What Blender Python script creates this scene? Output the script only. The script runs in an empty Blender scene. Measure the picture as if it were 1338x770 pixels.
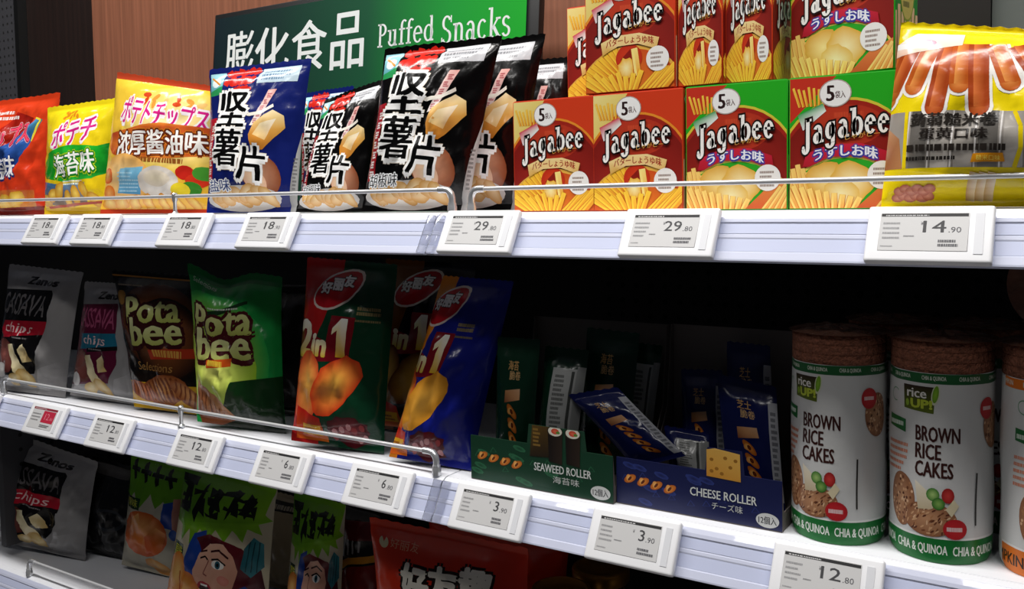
import bpy, bmesh, math, random
import numpy as np
from mathutils import Vector, Matrix, noise
from mathutils.geometry import tessellate_polygon

# ------------------------------------------------------------------ camera
SC = bpy.context.scene
F, CX, CY, W, H = 1200.0, 669.0, 331.0, 1338, 770
R = np.array([[0.84003332, -0.01762308, 0.54224851],
              [0.5422856, 0.05756447, -0.83821993],
              [-0.01644223, 0.99818623, 0.05791281]])
CAM = np.array([0.0, -1.00094, 0.01646])
cd = bpy.data.cameras.new('camera')
co = bpy.data.objects.new('camera', cd)
SC.collection.objects.link(co)
cd.sensor_fit = 'HORIZONTAL'
cd.sensor_width = 36.0
cd.lens = F * 36.0 / W
cd.shift_y = (CY - H / 2) / W
cd.clip_start = 0.02
m4 = Matrix.Identity(4)
for i in range(3):
    for j in range(3):
        m4[i][j] = R[i][j]
    m4[i][3] = CAM[i]
co.matrix_world = m4
SC.camera = co

# ------------------------------------------------------------------ light
wd = bpy.data.worlds.new('shop_air')
SC.world = wd
wd.use_nodes = True
bg = wd.node_tree.nodes['Background']
bg.inputs[0].default_value = (0.75, 0.82, 1.0, 1)
bg.inputs[1].default_value = 0.015

def area(name, loc, target, sx, sy, power, col=(1, 1, 1), spread=180):
    l = bpy.data.lights.new(name, 'AREA')
    l.shape = 'RECTANGLE'
    l.size, l.size_y = sx, sy
    l.energy = power
    l.color = col
    l.spread = math.radians(spread)
    o = bpy.data.objects.new(name, l)
    SC.collection.objects.link(o)
    o.location = loc
    d = Vector(target) - Vector(loc)
    o.rotation_euler = d.to_track_quat('-Z', 'Y').to_euler()
    return o
area('ceiling_lamp', (-0.9, -0.47, 1.65), (-0.9, -.05, 0.0), 3.4, 0.16, 52, (1, 0.97, 0.94))
for lx in (-1.9, -1.1, -0.3, 0.5):
    area('ceiling_spot', (lx, -1.45, 1.75), (lx - .3, 0.0, -.1), 0.16, 0.16, 2.3, (1, 0.97, 0.94))
vs = SC.view_settings
SC.display_settings.display_device = 'sRGB'
vs.view_transform = 'Standard'
vs.look = 'None'
vs.exposure = 0.35
vs.gamma = 1.0
vs.use_curve_mapping = False

# ------------------------------------------------------------------ helpers
def ray(px, py):
    return R @ np.array([px - CX, CY - py, -F])
def at(px, py, Y):
    r = ray(px, py)
    return CAM + r * ((Y - CAM[1]) / r[1])
def at_plane(px, py, p0, n):
    r = ray(px, py)
    return CAM + r * (np.dot(np.array(p0) - CAM, n) / np.dot(r, n))

def lin(c):
    if isinstance(c, str):
        c = c.lstrip('#')
        c = [int(c[i:i + 2], 16) / 255 for i in (0, 2, 4)]
        c = [x / 12.92 if x <= 0.04045 else ((x + 0.055) / 1.055) ** 2.4 for x in c]
    return (c[0], c[1], c[2], 1.0)

MATS = {}
def mat(name, col, rough=0.5, metal=0.0, bump=0.0, bscale=80.0, spec=0.5, coat=0.0, trans=0.0, var=0.0, vscale=6.0, stretch=None, alpha=1.0, emit=0):
    if name in MATS:
        return MATS[name]
    m = bpy.data.materials.new(name)
    m.use_nodes = True
    nt = m.node_tree
    b = nt.nodes['Principled BSDF']
    b.inputs['Base Color'].default_value = lin(col)
    b.inputs['Roughness'].default_value = rough
    b.inputs['Metallic'].default_value = metal
    b.inputs['Specular IOR Level'].default_value = spec
    b.inputs['Coat Weight'].default_value = coat
    b.inputs['Transmission Weight'].default_value = trans
    b.inputs['Alpha'].default_value = alpha
    tc = nt.nodes.new('ShaderNodeTexCoord')
    mp = nt.nodes.new('ShaderNodeMapping')
    nt.links.new(tc.outputs['Object'], mp.inputs[0])
    if stretch:
        mp.inputs['Scale'].default_value = stretch
    if bump:
        n = nt.nodes.new('ShaderNodeTexNoise')
        n.inputs['Scale'].default_value = bscale
        n.inputs['Detail'].default_value = 3
        bp = nt.nodes.new('ShaderNodeBump')
        bp.inputs['Strength'].default_value = bump
        bp.inputs['Distance'].default_value = 0.01
        nt.links.new(mp.outputs[0], n.inputs['Vector'])
        nt.links.new(n.outputs[0], bp.inputs['Height'])
        nt.links.new(bp.outputs[0], b.inputs['Normal'])
    if var:
        n = nt.nodes.new('ShaderNodeTexNoise')
        n.inputs['Scale'].default_value = vscale
        n.inputs['Detail'].default_value = 5
        nt.links.new(mp.outputs[0], n.inputs['Vector'])
        rp = nt.nodes.new('ShaderNodeValToRGB')
        c = lin(col)
        rp.color_ramp.elements[0].position = 0.3
        rp.color_ramp.elements[1].position = 0.7
        rp.color_ramp.elements[0].color = tuple(x * (1 - var) for x in c[:3]) + (1,)
        rp.color_ramp.elements[1].color = tuple(min(1, x * (1 + var)) for x in c[:3]) + (1,)
        nt.links.new(n.outputs[0], rp.inputs[0])
        nt.links.new(rp.outputs[0], b.inputs['Base Color'])
    MATS[name] = m
    return m

def print_mat(name, rough, bump=0.0, bscale=60, spec=0.5, coat=0.0):
    m = mat(name, 'ffffff', rough, 0, bump, bscale, spec, coat)
    nt = m.node_tree
    b = nt.nodes['Principled BSDF']
    if not b.inputs['Base Color'].is_linked:
        a = nt.nodes.new('ShaderNodeVertexColor')
        a.layer_name = 'ink'
        nt.links.new(a.outputs[0], b.inputs['Base Color'])
    return m
INK_FOIL = print_mat('ink_on_foil', 0.2, 0.05, 55, 0.45)
INK_CARD = print_mat('ink_on_card', 0.38)
INK_MATT = print_mat('ink_matt', 0.6)
INK_SIGN = print_mat('ink_on_sign', 0.6, 0, 60, .2)

def tag(o, label=None, cat=None, group=None, kind=None):
    if label: o['label'] = label
    if cat: o['category'] = cat
    if group: o['group'] = group
    if kind: o['kind'] = kind
    return o

def empty(name, loc, label, cat, group=None, rotz=0.0):
    o = bpy.data.objects.new(name, None)
    o.empty_display_size = 0.02
    o.location = loc
    o.rotation_euler = (0, 0, rotz)
    SC.collection.objects.link(o)
    return tag(o, label, cat, group)

def copy_parts(src, dst):
    for ch in list(src.children):
        o = ch.copy(); SC.collection.objects.link(o); o.parent = dst
        copy_parts(ch, o)

def link(name, me, m=None, parent=None):
    if m is not None and not me.materials:
        me.materials.append(m)
    o = bpy.data.objects.new(name, me)
    SC.collection.objects.link(o)
    if parent is not None:
        o.parent = parent
    return o

def mesh(name, verts, faces, m=None, smooth=False):
    me = bpy.data.meshes.new(name)
    me.from_pydata([tuple(v) for v in verts], [], faces)
    if smooth:
        me.polygons.foreach_set('use_smooth', [True] * len(me.polygons))
    me.update()
    if m: me.materials.append(m)
    return me

class MB:
    """collects simple shapes into one mesh"""
    def __init__(s): s.v, s.f = [], []
    def add(s, v, f):
        k = len(s.v)
        s.v += [tuple(x) for x in v]
        s.f += [tuple(i + k for i in q) for q in f]
        return s
    def box(s, x0, x1, y0, y1, z0, z1):
        v = [(x, y, z) for z in (z0, z1) for y in (y0, y1) for x in (x0, x1)]
        return s.add(v, [(0, 2, 3, 1), (4, 5, 7, 6), (0, 1, 5, 4), (2, 6, 7, 3), (0, 4, 6, 2), (1, 3, 7, 5)])
    def tube(s, pts, r, n=10):
        pts = [Vector(p) for p in pts]
        rs = r if isinstance(r, (list, tuple)) else [r] * len(pts)
        rings = []
        prev = None
        for i, p in enumerate(pts):
            t = (pts[min(i + 1, len(pts) - 1)] - pts[max(i - 1, 0)]).normalized()
            if prev is None:
                a = Vector((0, 0, 1)) if abs(t.z) < 0.9 else Vector((0, 1, 0))
                u = t.cross(a).normalized()
            else:
                u = (prev - t * prev.dot(t)).normalized()
            prev = u
            w = t.cross(u)
            rings.append([p + (u * math.cos(2 * math.pi * k / n) + w * math.sin(2 * math.pi * k / n)) * rs[i] for k in range(n)])
        v = [q for rg in rings for q in rg]
        f = []
        for i in range(len(pts) - 1):
            for k in range(n):
                a, b = i * n + k, i * n + (k + 1) % n
                f.append((a, b, b + n, a + n))
        f.append(tuple(range(n - 1, -1, -1)))
        f.append(tuple(range((len(pts) - 1) * n, len(pts) * n)))
        return s.add(v, f)
    def lathe(s, prof, n=48, c=(0, 0, 0)):
        v, f = [], []
        for (r, z) in prof:
            for k in range(n):
                a = 2 * math.pi * k / n
                v.append((c[0] + r * math.cos(a), c[1] + r * math.sin(a), c[2] + z))
        for i in range(len(prof) - 1):
            for k in range(n):
                a, b = i * n + k, i * n + (k + 1) % n
                f.append((a, b, b + n, a + n))
        f.append(tuple(range(n - 1, -1, -1)))
        f.append(tuple(range((len(prof) - 1) * n, len(prof) * n)))
        return s.add(v, f)
    def prism_x(s, prof, x0, x1):
        n = len(prof)
        v = [(x0, y, z) for y, z in prof] + [(x1, y, z) for y, z in prof]
        f = [(i, (i + 1) % n, (i + 1) % n + n, i + n) for i in range(n)]
        f += [tuple(range(n - 1, -1, -1)), tuple(range(n, 2 * n))]
        return s.add(v, f)
    def build(s, name, m, parent=None, smooth=False, bevel=0.0, seg=2):
        me = mesh(name, s.v, s.f, m)
        bm = bmesh.new()
        bm.from_mesh(me)
        bmesh.ops.recalc_face_normals(bm, faces=bm.faces)
        if bevel:
            bmesh.ops.bevel(bm, geom=bm.edges[:], offset=bevel, segments=seg, affect='EDGES', profile=0.6)
        for fc in bm.faces: fc.smooth = smooth or bool(bevel)
        if smooth or bevel:
            for e in bm.edges:
                if len(e.link_faces) == 2 and e.calc_face_angle(0) > 0.7:
                    e.smooth = False
        bm.to_mesh(me)
        bm.free()
        return link(name, me, None, parent)

# ------------------------------------------------------------------ flat artwork (vector layers)
TXT = {}
def raw_text(s, off=0.0):
    k = (s, off)
    if k not in TXT:
        c = bpy.data.curves.new('t', 'FONT')
        c.body = s
        c.resolution_u = 2
        c.offset = off
        o = bpy.data.objects.new('t', c)
        me = o.to_mesh()
        v = np.array([x.co[:2] for x in me.vertices], float).reshape(-1, 2)
        me.calc_loop_triangles()
        t = np.array([x.vertices[:] for x in me.loop_triangles], int).reshape(-1, 3)
        o.to_mesh_clear()
        bpy.data.objects.remove(o)
        bpy.data.curves.remove(c)
        TXT[k] = v[t]
    return TXT[k]

def ring(cx, cy, rx, ry, a0, a1, wv, wh, g, n=14):
    out = []
    P = []
    for i in range(n + 1):
        a = math.radians(a0 + (a1 - a0) * i / n)
        P.append(((cx + (rx + g) * math.cos(a), cy + (ry + g) * math.sin(a)),
                  (cx + (rx - wv - g) * math.cos(a), cy + (ry - wh - g) * math.sin(a))))
    for i in range(n):
        (a, b), (c, d) = P[i], P[i + 1]
        out += [(a, b, c), (b, d, c)]
    return out
def rct(x0, y0, x1, y1, g):
    x0 -= g; y0 -= g; x1 += g; y1 += g
    return [((x0, y0), (x1, y0), (x1, y1)), ((x0, y0), (x1, y1), (x0, y1))]
def seg(x0, y0, x1, y1, w, g):
    d = math.hypot(x1 - x0, y1 - y0); ux, uy = (x1 - x0) / d, (y1 - y0) / d
    x0 -= ux * g; y0 -= uy * g; x1 += ux * g; y1 += uy * g
    nx, ny = -uy * (w / 2 + g), ux * (w / 2 + g)
    a, b, c, e = (x0 + nx, y0 + ny), (x0 - nx, y0 - ny), (x1 - nx, y1 - ny), (x1 + nx, y1 + ny)
    return [(a, b, c), (a, c, e)]
def slab_glyph(ch, w, h, g):
    """stroke built serif letter: w stem width, h hairline, g outline growth"""
    A = lambda *a: ring(*a, g)
    Q = lambda *a: rct(*a, g)
    S = w * 0.7
    if ch == 'P': return Q(.1, 0, .1 + w, .72) + Q(.1 - S, 0, .1 + w + S, h) + Q(.1 - S, .72 - h, .24, .72) + A(.24, .53, .24, .19, -90, 90, w, h) + Q(.1, .34, .25, .34 + h), .52
    if ch == 'u': return Q(.1, .14, .1 + w, .5) + Q(.02, .5 - h, .1 + w, .5) + A(.25, .16, .2 - .05 + w / 2, .17, 180, 360, w, h) + Q(.4 - w / 2, 0, .4 + w / 2, .5) + Q(.32 - w / 2, .5 - h, .4, .5) + Q(.4, 0, .46 + w / 2, h), .58
    if ch == 'f': return Q(.1, 0, .1 + w, .58) + Q(.1 - S, 0, .1 + w + S, h) + A(.1 + .17, .58, .17, .18, 45, 180, w, h) + Q(.02, .5 - h, .32, .5), .36
    if ch == 'e': return A(.25, .25, .23, .26, 0, 322, w, h) + Q(.08, .25, .47, .25 + h), .52
    if ch == 'd': return A(.25, .25, .23, .26, 0, 360, w, h) + Q(.44 - w, 0, .44, .76) + Q(.3, .76 - h, .44, .76) + Q(.42, 0, .5, h), .58
    if ch == 'b': return A(.31, .25, .23, .26, 0, 360, w, h) + Q(.1, 0, .1 + w, .76) + Q(.02, .76 - h, .12, .76), .58
    if ch == 'S': return A(.25, .54, .21, .19, 25, 275, w, h) + A(.25, .18, .22, .19, -160, 90, w, h) + Q(.42, .54, .42 + h, .72) + Q(.02, 0, .02 + h, .17), .52
    if ch == 's': return A(.2, .375, .17, .135, 25, 275, w * .9, h) + A(.2, .13, .18, .14, -160, 90, w * .9, h), .44
    if ch == 'n': return Q(.1, 0, .1 + w, .5) + Q(.02, .5 - h, .12, .5) + Q(.02, 0, .1 + w + .06, h) + A(.28, .32, .19, .19, 0, 180, w, h) + Q(.47 - w, 0, .47, .33) + Q(.42 - w, 0, .54, h), .58
    if ch == 'a': return A(.2, .15, .18, .16, 0, 360, w, h) + Q(.4 - w, 0, .4, .34) + A(.21, .33, .19, .18, 0, 150, w, h) + Q(.38, 0, .47, h), .5
    if ch == 'c': return A(.24, .25, .22, .26, 45, 318, w, h), .47
    if ch == 'k': return Q(.1, 0, .1 + w, .76) + Q(.02, .76 - h, .12, .76) + Q(.02, 0, .26, h) + seg(.17, .2, .43, .48, h * 1.2, g) + seg(.25, .28, .47, .02, w, g) + Q(.36, 0, .56, h) + Q(.34, .5 - h, .54, .5), .58
    if ch == 'J': return Q(.34 - w, -.05, .34, .74) + Q(.2, .74 - h, .42, .74) + A(.17, -.05, .17, .17, 180, 360, w, h) + ring(.07, -.02, .055, .055, 0, 360, .054, .054, g, 10), .46
    if ch == 'g': return A(.24, .27, .21, .24, 0, 360, w, h) + Q(.43 - w, -.06, .43, .5) + A(.23, -.07, .2, .15, 180, 360, w, h), .54
    return [], .3
def slab_text(s, w, h, g):
    x, out = 0, []
    for ch in s:
        t, ad = slab_glyph(ch, w, h, g)
        out += [[(p[0] + x, p[1]) for p in tr] for tr in t]
        x += ad
    return np.array(out, float)

class Art:
    def __init__(s):
        s.T, s.C, s.L, s.n = [], [], [], 0
    def put(s, tris, cols, inc=1.0):
        tris = np.asarray(tris, float).reshape(-1, 3, 2)
        if len(tris) == 0: return
        cols = np.asarray(cols, float)
        if cols.ndim == 1: cols = np.broadcast_to(cols, (len(tris), 3, 4))
        s.n += inc
        s.T.append(tris); s.C.append(np.array(cols)); s.L.append(np.full(len(tris), float(s.n)))
    def poly(s, pts, col, cols=None):
        t = tessellate_polygon([[Vector((p[0], p[1], 0)) for p in pts]])
        P = np.array(pts, float)
        T = np.array(t, int)
        c = np.array([lin(k) for k in cols])[T] if cols else np.array(lin(col))
        s.put(P[T], c)
    def rect(s, x0, y0, x1, y1, col, top=None, right=None):
        c0, c1 = lin(col), lin(top or col)
        if right:
            c2 = lin(right); s.poly([(x0, y0), (x1, y0), (x1, y1), (x0, y1)], col, [col, right, right, col])
        else:
            s.poly([(x0, y0), (x1, y0), (x1, y1), (x0, y1)], col, [col, col, top or col, top or col])
    def ell(s, cx, cy, rx, ry, col, mid=None, rot=0, n=22, a0=0, a1=360, j=0.0, seed=1, off=(0, 0), inc=1.0):
        rn = random.Random(seed)
        ca, sa = math.cos(math.radians(rot)), math.sin(math.radians(rot))
        pts = []
        for i in range(n + 1):
            a = math.radians(a0 + (a1 - a0) * i / n)
            q = 1 + j * (rn.random() - .5)
            x, y = rx * math.cos(a) * q, ry * math.sin(a) * q
            pts.append((cx + x * ca - y * sa, cy + x * sa + y * ca))
        if a1 - a0 == 360: pts[-1] = pts[0]
        e, m = lin(col), lin(mid or col)
        c = (cx + off[0] * rx, cy + off[1] * ry)
        s.put([(c, pts[i], pts[i + 1]) for i in range(n)], np.array([[m, e, e]] * n), inc)
    def line(s, pts, w, col, asp=1.0):
        out = []
        for (x0, y0), (x1, y1) in zip(pts[:-1], pts[1:]):
            out += [[(a, b / asp) for a, b in tr] for tr in seg(x0, y0 * asp, x1, y1 * asp, w, 0.0)]
        s.put(out, lin(col))
    def text(s, t, x0, y0, x1, y1, col, bold=0.0, out=(), shear=0.0, rot=0.0, warp=None, col2=None, asp=1.0):
        base = raw_text(t, 0.0)
        if len(base) == 0: return
        mn, mx = base.reshape(-1, 2).min(0), base.reshape(-1, 2).max(0)
        for o, c, cc in [(o + bold, c, None) for o, c in out] + [(bold, col, col2)]:
            # thicken by shifted copies, each a hair above the last
            dirs = [(0, 0)] if o <= 0.004 else [(math.cos(k * math.pi / 4 + .39) * o, math.sin(k * math.pi / 4 + .39) * o) for k in range(8 if o > .045 else 4)]
            if o > .09: dirs.append((0, 0))
            for k, d in enumerate(dirs):
                s._place(base + np.array(d), mn, mx, x0, y0, x1, y1, c, cc, shear, rot, warp, asp, .2)
            s.n = math.ceil(s.n)
    def slab(s, t, x0, y0, x1, y1, col, w=.12, h=.06, out=(), shear=0.0, rot=0.0, warp=None, col2=None, asp=1.0):
        base = slab_text(t, w, h, 0)
        mn, mx = base.reshape(-1, 2).min(0), base.reshape(-1, 2).max(0)
        for g, c, cc in [(g, c, None) for g, c in out] + [(0, col, col2)]:
            s._place(slab_text(t, w, h, g), mn, mx, x0, y0, x1, y1, c, cc, shear, rot, warp, asp)
    def _place(s, tr, mn, mx, x0, y0, x1, y1, c, cc, shear, rot, warp, asp, inc=1.0):
        q = (tr - mn) / (mx - mn)
        p = np.empty_like(q)
        p[..., 0] = x0 + q[..., 0] * (x1 - x0) + shear * (q[..., 1] - .5) * (y1 - y0)
        p[..., 1] = y0 + q[..., 1] * (y1 - y0)
        if rot:
            ca, sa = math.cos(math.radians(rot)), math.sin(math.radians(rot))
            cx, cy = (x0 + x1) / 2, (y0 + y1) / 2
            dx, dy = p[..., 0] - cx, (p[..., 1] - cy) * asp
            p = np.stack([cx + dx * ca - dy * sa, cy + (dx * sa + dy * ca) / asp], -1)
        if warp is not None: p = warp(p)
        if cc:
            k = np.clip(q[..., 1:2], 0, 1)
            col = np.array(lin(c)) * (1 - k) + np.array(lin(cc)) * k
            s.put(p, col, inc)
        else:
            s.put(p, np.array(lin(c)), inc)
    # ----- little pictures
    def fry(s, x0, y0, x1, y1, w, c0='e8901c', c1='ffd84a', asp=1.0):
        d = math.hypot(x1 - x0, (y1 - y0) * asp)
        nx, ny = -(y1 - y0) * asp / d * w / 2, (x1 - x0) / d * w / 2 / asp
        s.poly([(x0 + nx * 1.25, y0 + ny * 1.25), (x0 - nx * 1.25, y0 - ny * 1.25), (x1 - nx * 1.1, y1 - ny * 1.1), (x1 + nx * 1.1, y1 + ny * 1.1)], 'c8641a')
        s.poly([(x0 + nx, y0 + ny), (x0 - nx, y0 - ny), (x1 - nx, y1 - ny), (x1 + nx, y1 + ny)], c0, [c0, c0, c1, c1])
        s.poly([(x0 + nx, y0 + ny), (x0 + nx * .2, y0 + ny * .2), (x1 + nx * .2, y1 + ny * .2), (x1 + nx, y1 + ny)], c1)
    def chip(s, cx, cy, rx, ry, rot, edge, mid, ridge=None, seed=1, n=5):
        s.ell(cx, cy, rx, ry, edge, mid, rot, 20, j=.12, seed=seed, off=(.2, .25))
        if ridge:
            ca, sa = math.cos(math.radians(rot)), math.sin(math.radians(rot))
            for i in range(n):
                k = -0.7 + 1.4 * i / (n - 1)
                hh = math.sqrt(1 - k * k) * .85
                p = [(rx * k, -ry * hh), (rx * (k + .06), 0), (rx * k, ry * hh)]
                s.line([(cx + x * ca - y * sa, cy + x * sa + y * ca) for x, y in p], rx * .09, ridge)
    def cake(s, cx, cy, rx, ry, seed=1, n=60):
        rn = random.Random(seed)
        s.ell(cx, cy, rx, ry, '8a5a3c', 'b98a66', n=26)
        for i in range(n):
            a, r = rn.random() * 6.28, math.sqrt(rn.random()) * .92
            s.ell(cx + rx * r * math.cos(a), cy + ry * r * math.sin(a), rx * .09, ry * .06, rn.choice(['d6b08c', '6e4028', 'c79b74', '5a3020', 'a87650']), rot=rn.random() * 90, n=5, inc=.15)
    def fine(s, x0, y0, x1, y1, n, col, seed=1, gap=.45):
        """rows too small to read"""
        rn = random.Random(seed)
        hh = (y1 - y0) / n
        tr = []
        for i in range(n):
            x = x0
            e = x1 - (x1 - x0) * .35 * rn.random()
            while x < e:
                w = (x1 - x0) * (.02 + .05 * rn.random())
                tr += rct(x, y0 + i * hh, min(e, x + w), y0 + i * hh + hh * (1 - gap), 0)
                x += w * 1.35
        s.put(tr, lin(col))
    def arrays(s, copy=False):
        return np.concatenate(s.T), np.concatenate(s.C), np.concatenate(s.L)

def split(T, C, L, d):
    eps = 1e-9
    d = np.where(np.abs(d) < eps, 0, d)
    mix = (d.max(1) > 0) & (d.min(1) < 0)
    if not mix.any(): return T, C, L
    k = ~mix
    t, c, l, q = T[mix], C[mix], L[mix], d[mix]
    pos = (q > 0).sum(1)
    # lone vertex: the one whose strict sign is alone
    lone = np.where(pos == 1, q.argmax(1), q.argmin(1))
    idx = (lone[:, None] + np.arange(3)) % 3
    r = np.arange(len(t))[:, None]
    t, c, q = t[r, idx], c[r, idx], q[r, idx]
    s1 = (q[:, 0] / (q[:, 0] - q[:, 1]))[:, None]
    s2 = (q[:, 0] / (q[:, 0] - q[:, 2]))[:, None]
    A, B = t[:, 0] + (t[:, 1] - t[:, 0]) * s1, t[:, 0] + (t[:, 2] - t[:, 0]) * s2
    cA, cB = c[:, 0] + (c[:, 1] - c[:, 0]) * s1, c[:, 0] + (c[:, 2] - c[:, 0]) * s2
    nt = np.concatenate([np.stack([t[:, 0], A, B], 1), np.stack([A, t[:, 1], t[:, 2]], 1), np.stack([A, t[:, 2], B], 1)])
    nc = np.concatenate([np.stack([c[:, 0], cA, cB], 1), np.stack([cA, c[:, 1], c[:, 2]], 1), np.stack([cA, c[:, 2], cB], 1)])
    nl = np.concatenate([l, l, l])
    ar = np.abs((nt[:, 1, 0] - nt[:, 0, 0]) * (nt[:, 2, 1] - nt[:, 0, 1]) - (nt[:, 1, 1] - nt[:, 0, 1]) * (nt[:, 2, 0] - nt[:, 0, 0]))
    g = ar > 1e-9
    return np.concatenate([T[k], nt[g]]), np.concatenate([C[k], nc[g]]), np.concatenate([L[k], nl[g]])

LIFT, STEP = 0.0002, 0.00001
class Surf:
    """grid surface: knots us, vs; points P[i][j]; unit normals N[i][j]"""
    def __init__(s, us, vs_, P, N=None):
        s.u, s.v, s.P = np.array(us, float), np.array(vs_, float), np.array(P, float)
        if N is None:
            du = np.gradient(s.P, axis=0); dv = np.gradient(s.P, axis=1)
            N = np.cross(du, dv)
            N /= np.linalg.norm(N, axis=2, keepdims=True) + 1e-12
        s.N = np.array(N, float)
    def faces(s):
        nu, nv = len(s.u), len(s.v)
        f = []
        for i in range(nu - 1):
            for j in range(nv - 1):
                a, b, c, d = i * nv + j, (i + 1) * nv + j, (i + 1) * nv + j + 1, i * nv + j + 1
                f += [(a, b, c), (a, c, d)]
        return f
    def decal(s, name, art, m, parent, lift=LIFT):
        T, C, L = art.arrays()
        u, v = s.u, s.v
        # clip to the square, then cut along every grid line
        for ax, kn in ((0, u), (1, v)):
            for q in kn:
                T, C, L = split(T, C, L, T[..., ax] - q)
        ce = T.mean(1)
        ok = (ce[:, 0] > u[0]) & (ce[:, 0] < u[-1]) & (ce[:, 1] > v[0]) & (ce[:, 1] < v[-1])
        T, C, L = T[ok], C[ok], L[ok]
        def local(T):
            ce = T.mean(1)
            i = np.clip(np.searchsorted(u, ce[:, 0]) - 1, 0, len(u) - 2)
            j = np.clip(np.searchsorted(v, ce[:, 1]) - 1, 0, len(v) - 2)
            a = (T[..., 0] - u[i][:, None]) / (u[i + 1] - u[i])[:, None]
            b = (T[..., 1] - v[j][:, None]) / (v[j + 1] - v[j])[:, None]
            return i, j, a, b
        i, j, a, b = local(T)
        T, C, L = split(T, C, L, a - b)
        i, j, a, b = local(T)
        low = (a.mean(1) >= b.mean(1))[:, None, None]
        def interp(G):
            g00, g10, g11, g01 = (G[i, j][:, None], G[i + 1, j][:, None], G[i + 1, j + 1][:, None], G[i, j + 1][:, None])
            A, B = a[..., None], b[..., None]
            return np.where(low, g00 + A * (g10 - g00) + B * (g11 - g10), g00 + B * (g01 - g00) + A * (g11 - g01))
        X, N = interp(s.P), interp(s.N)
        N = N / (np.linalg.norm(N, axis=2, keepdims=True) + 1e-12)
        X = X + N * (lift + L[:, None, None] * STEP)
        # consistent winding
        fl = np.einsum('ij,ij->i', np.cross(X[:, 1] - X[:, 0], X[:, 2] - X[:, 0]), N.mean(1)) < 0
        for arr in (X, N, C):
            arr[fl] = arr[fl][:, ::-1]
        n = len(X)
        me = bpy.data.meshes.new(name)
        me.vertices.add(3 * n); me.loops.add(3 * n); me.polygons.add(n)
        me.vertices.foreach_set('co', X.reshape(-1))
        me.loops.foreach_set('vertex_index', np.arange(3 * n, dtype=np.int32))
        me.polygons.foreach_set('loop_start', np.arange(0, 3 * n, 3, dtype=np.int32))
        me.polygons.foreach_set('use_smooth', np.ones(n, bool))
        me.update()
        ca = me.color_attributes.new('ink', 'FLOAT_COLOR', 'POINT')
        ca.data.foreach_set('color', np.ascontiguousarray(C, float).reshape(-1))
        me.normals_split_custom_set_from_vertices(N.reshape(-1, 3).tolist())
        me.update()
        return link(name, me, m, parent)

def flat(p00, p10, p01, nrm=None):
    p00, p10, p01 = (np.array(p, float) for p in (p00, p10, p01))
    P = [[p00, p01], [p10, p10 + p01 - p00]]
    n = np.cross(p10 - p00, p01 - p00)
    n /= np.linalg.norm(n)
    return Surf([0, 1], [0, 1], P, [[n, n], [n, n]])

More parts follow.
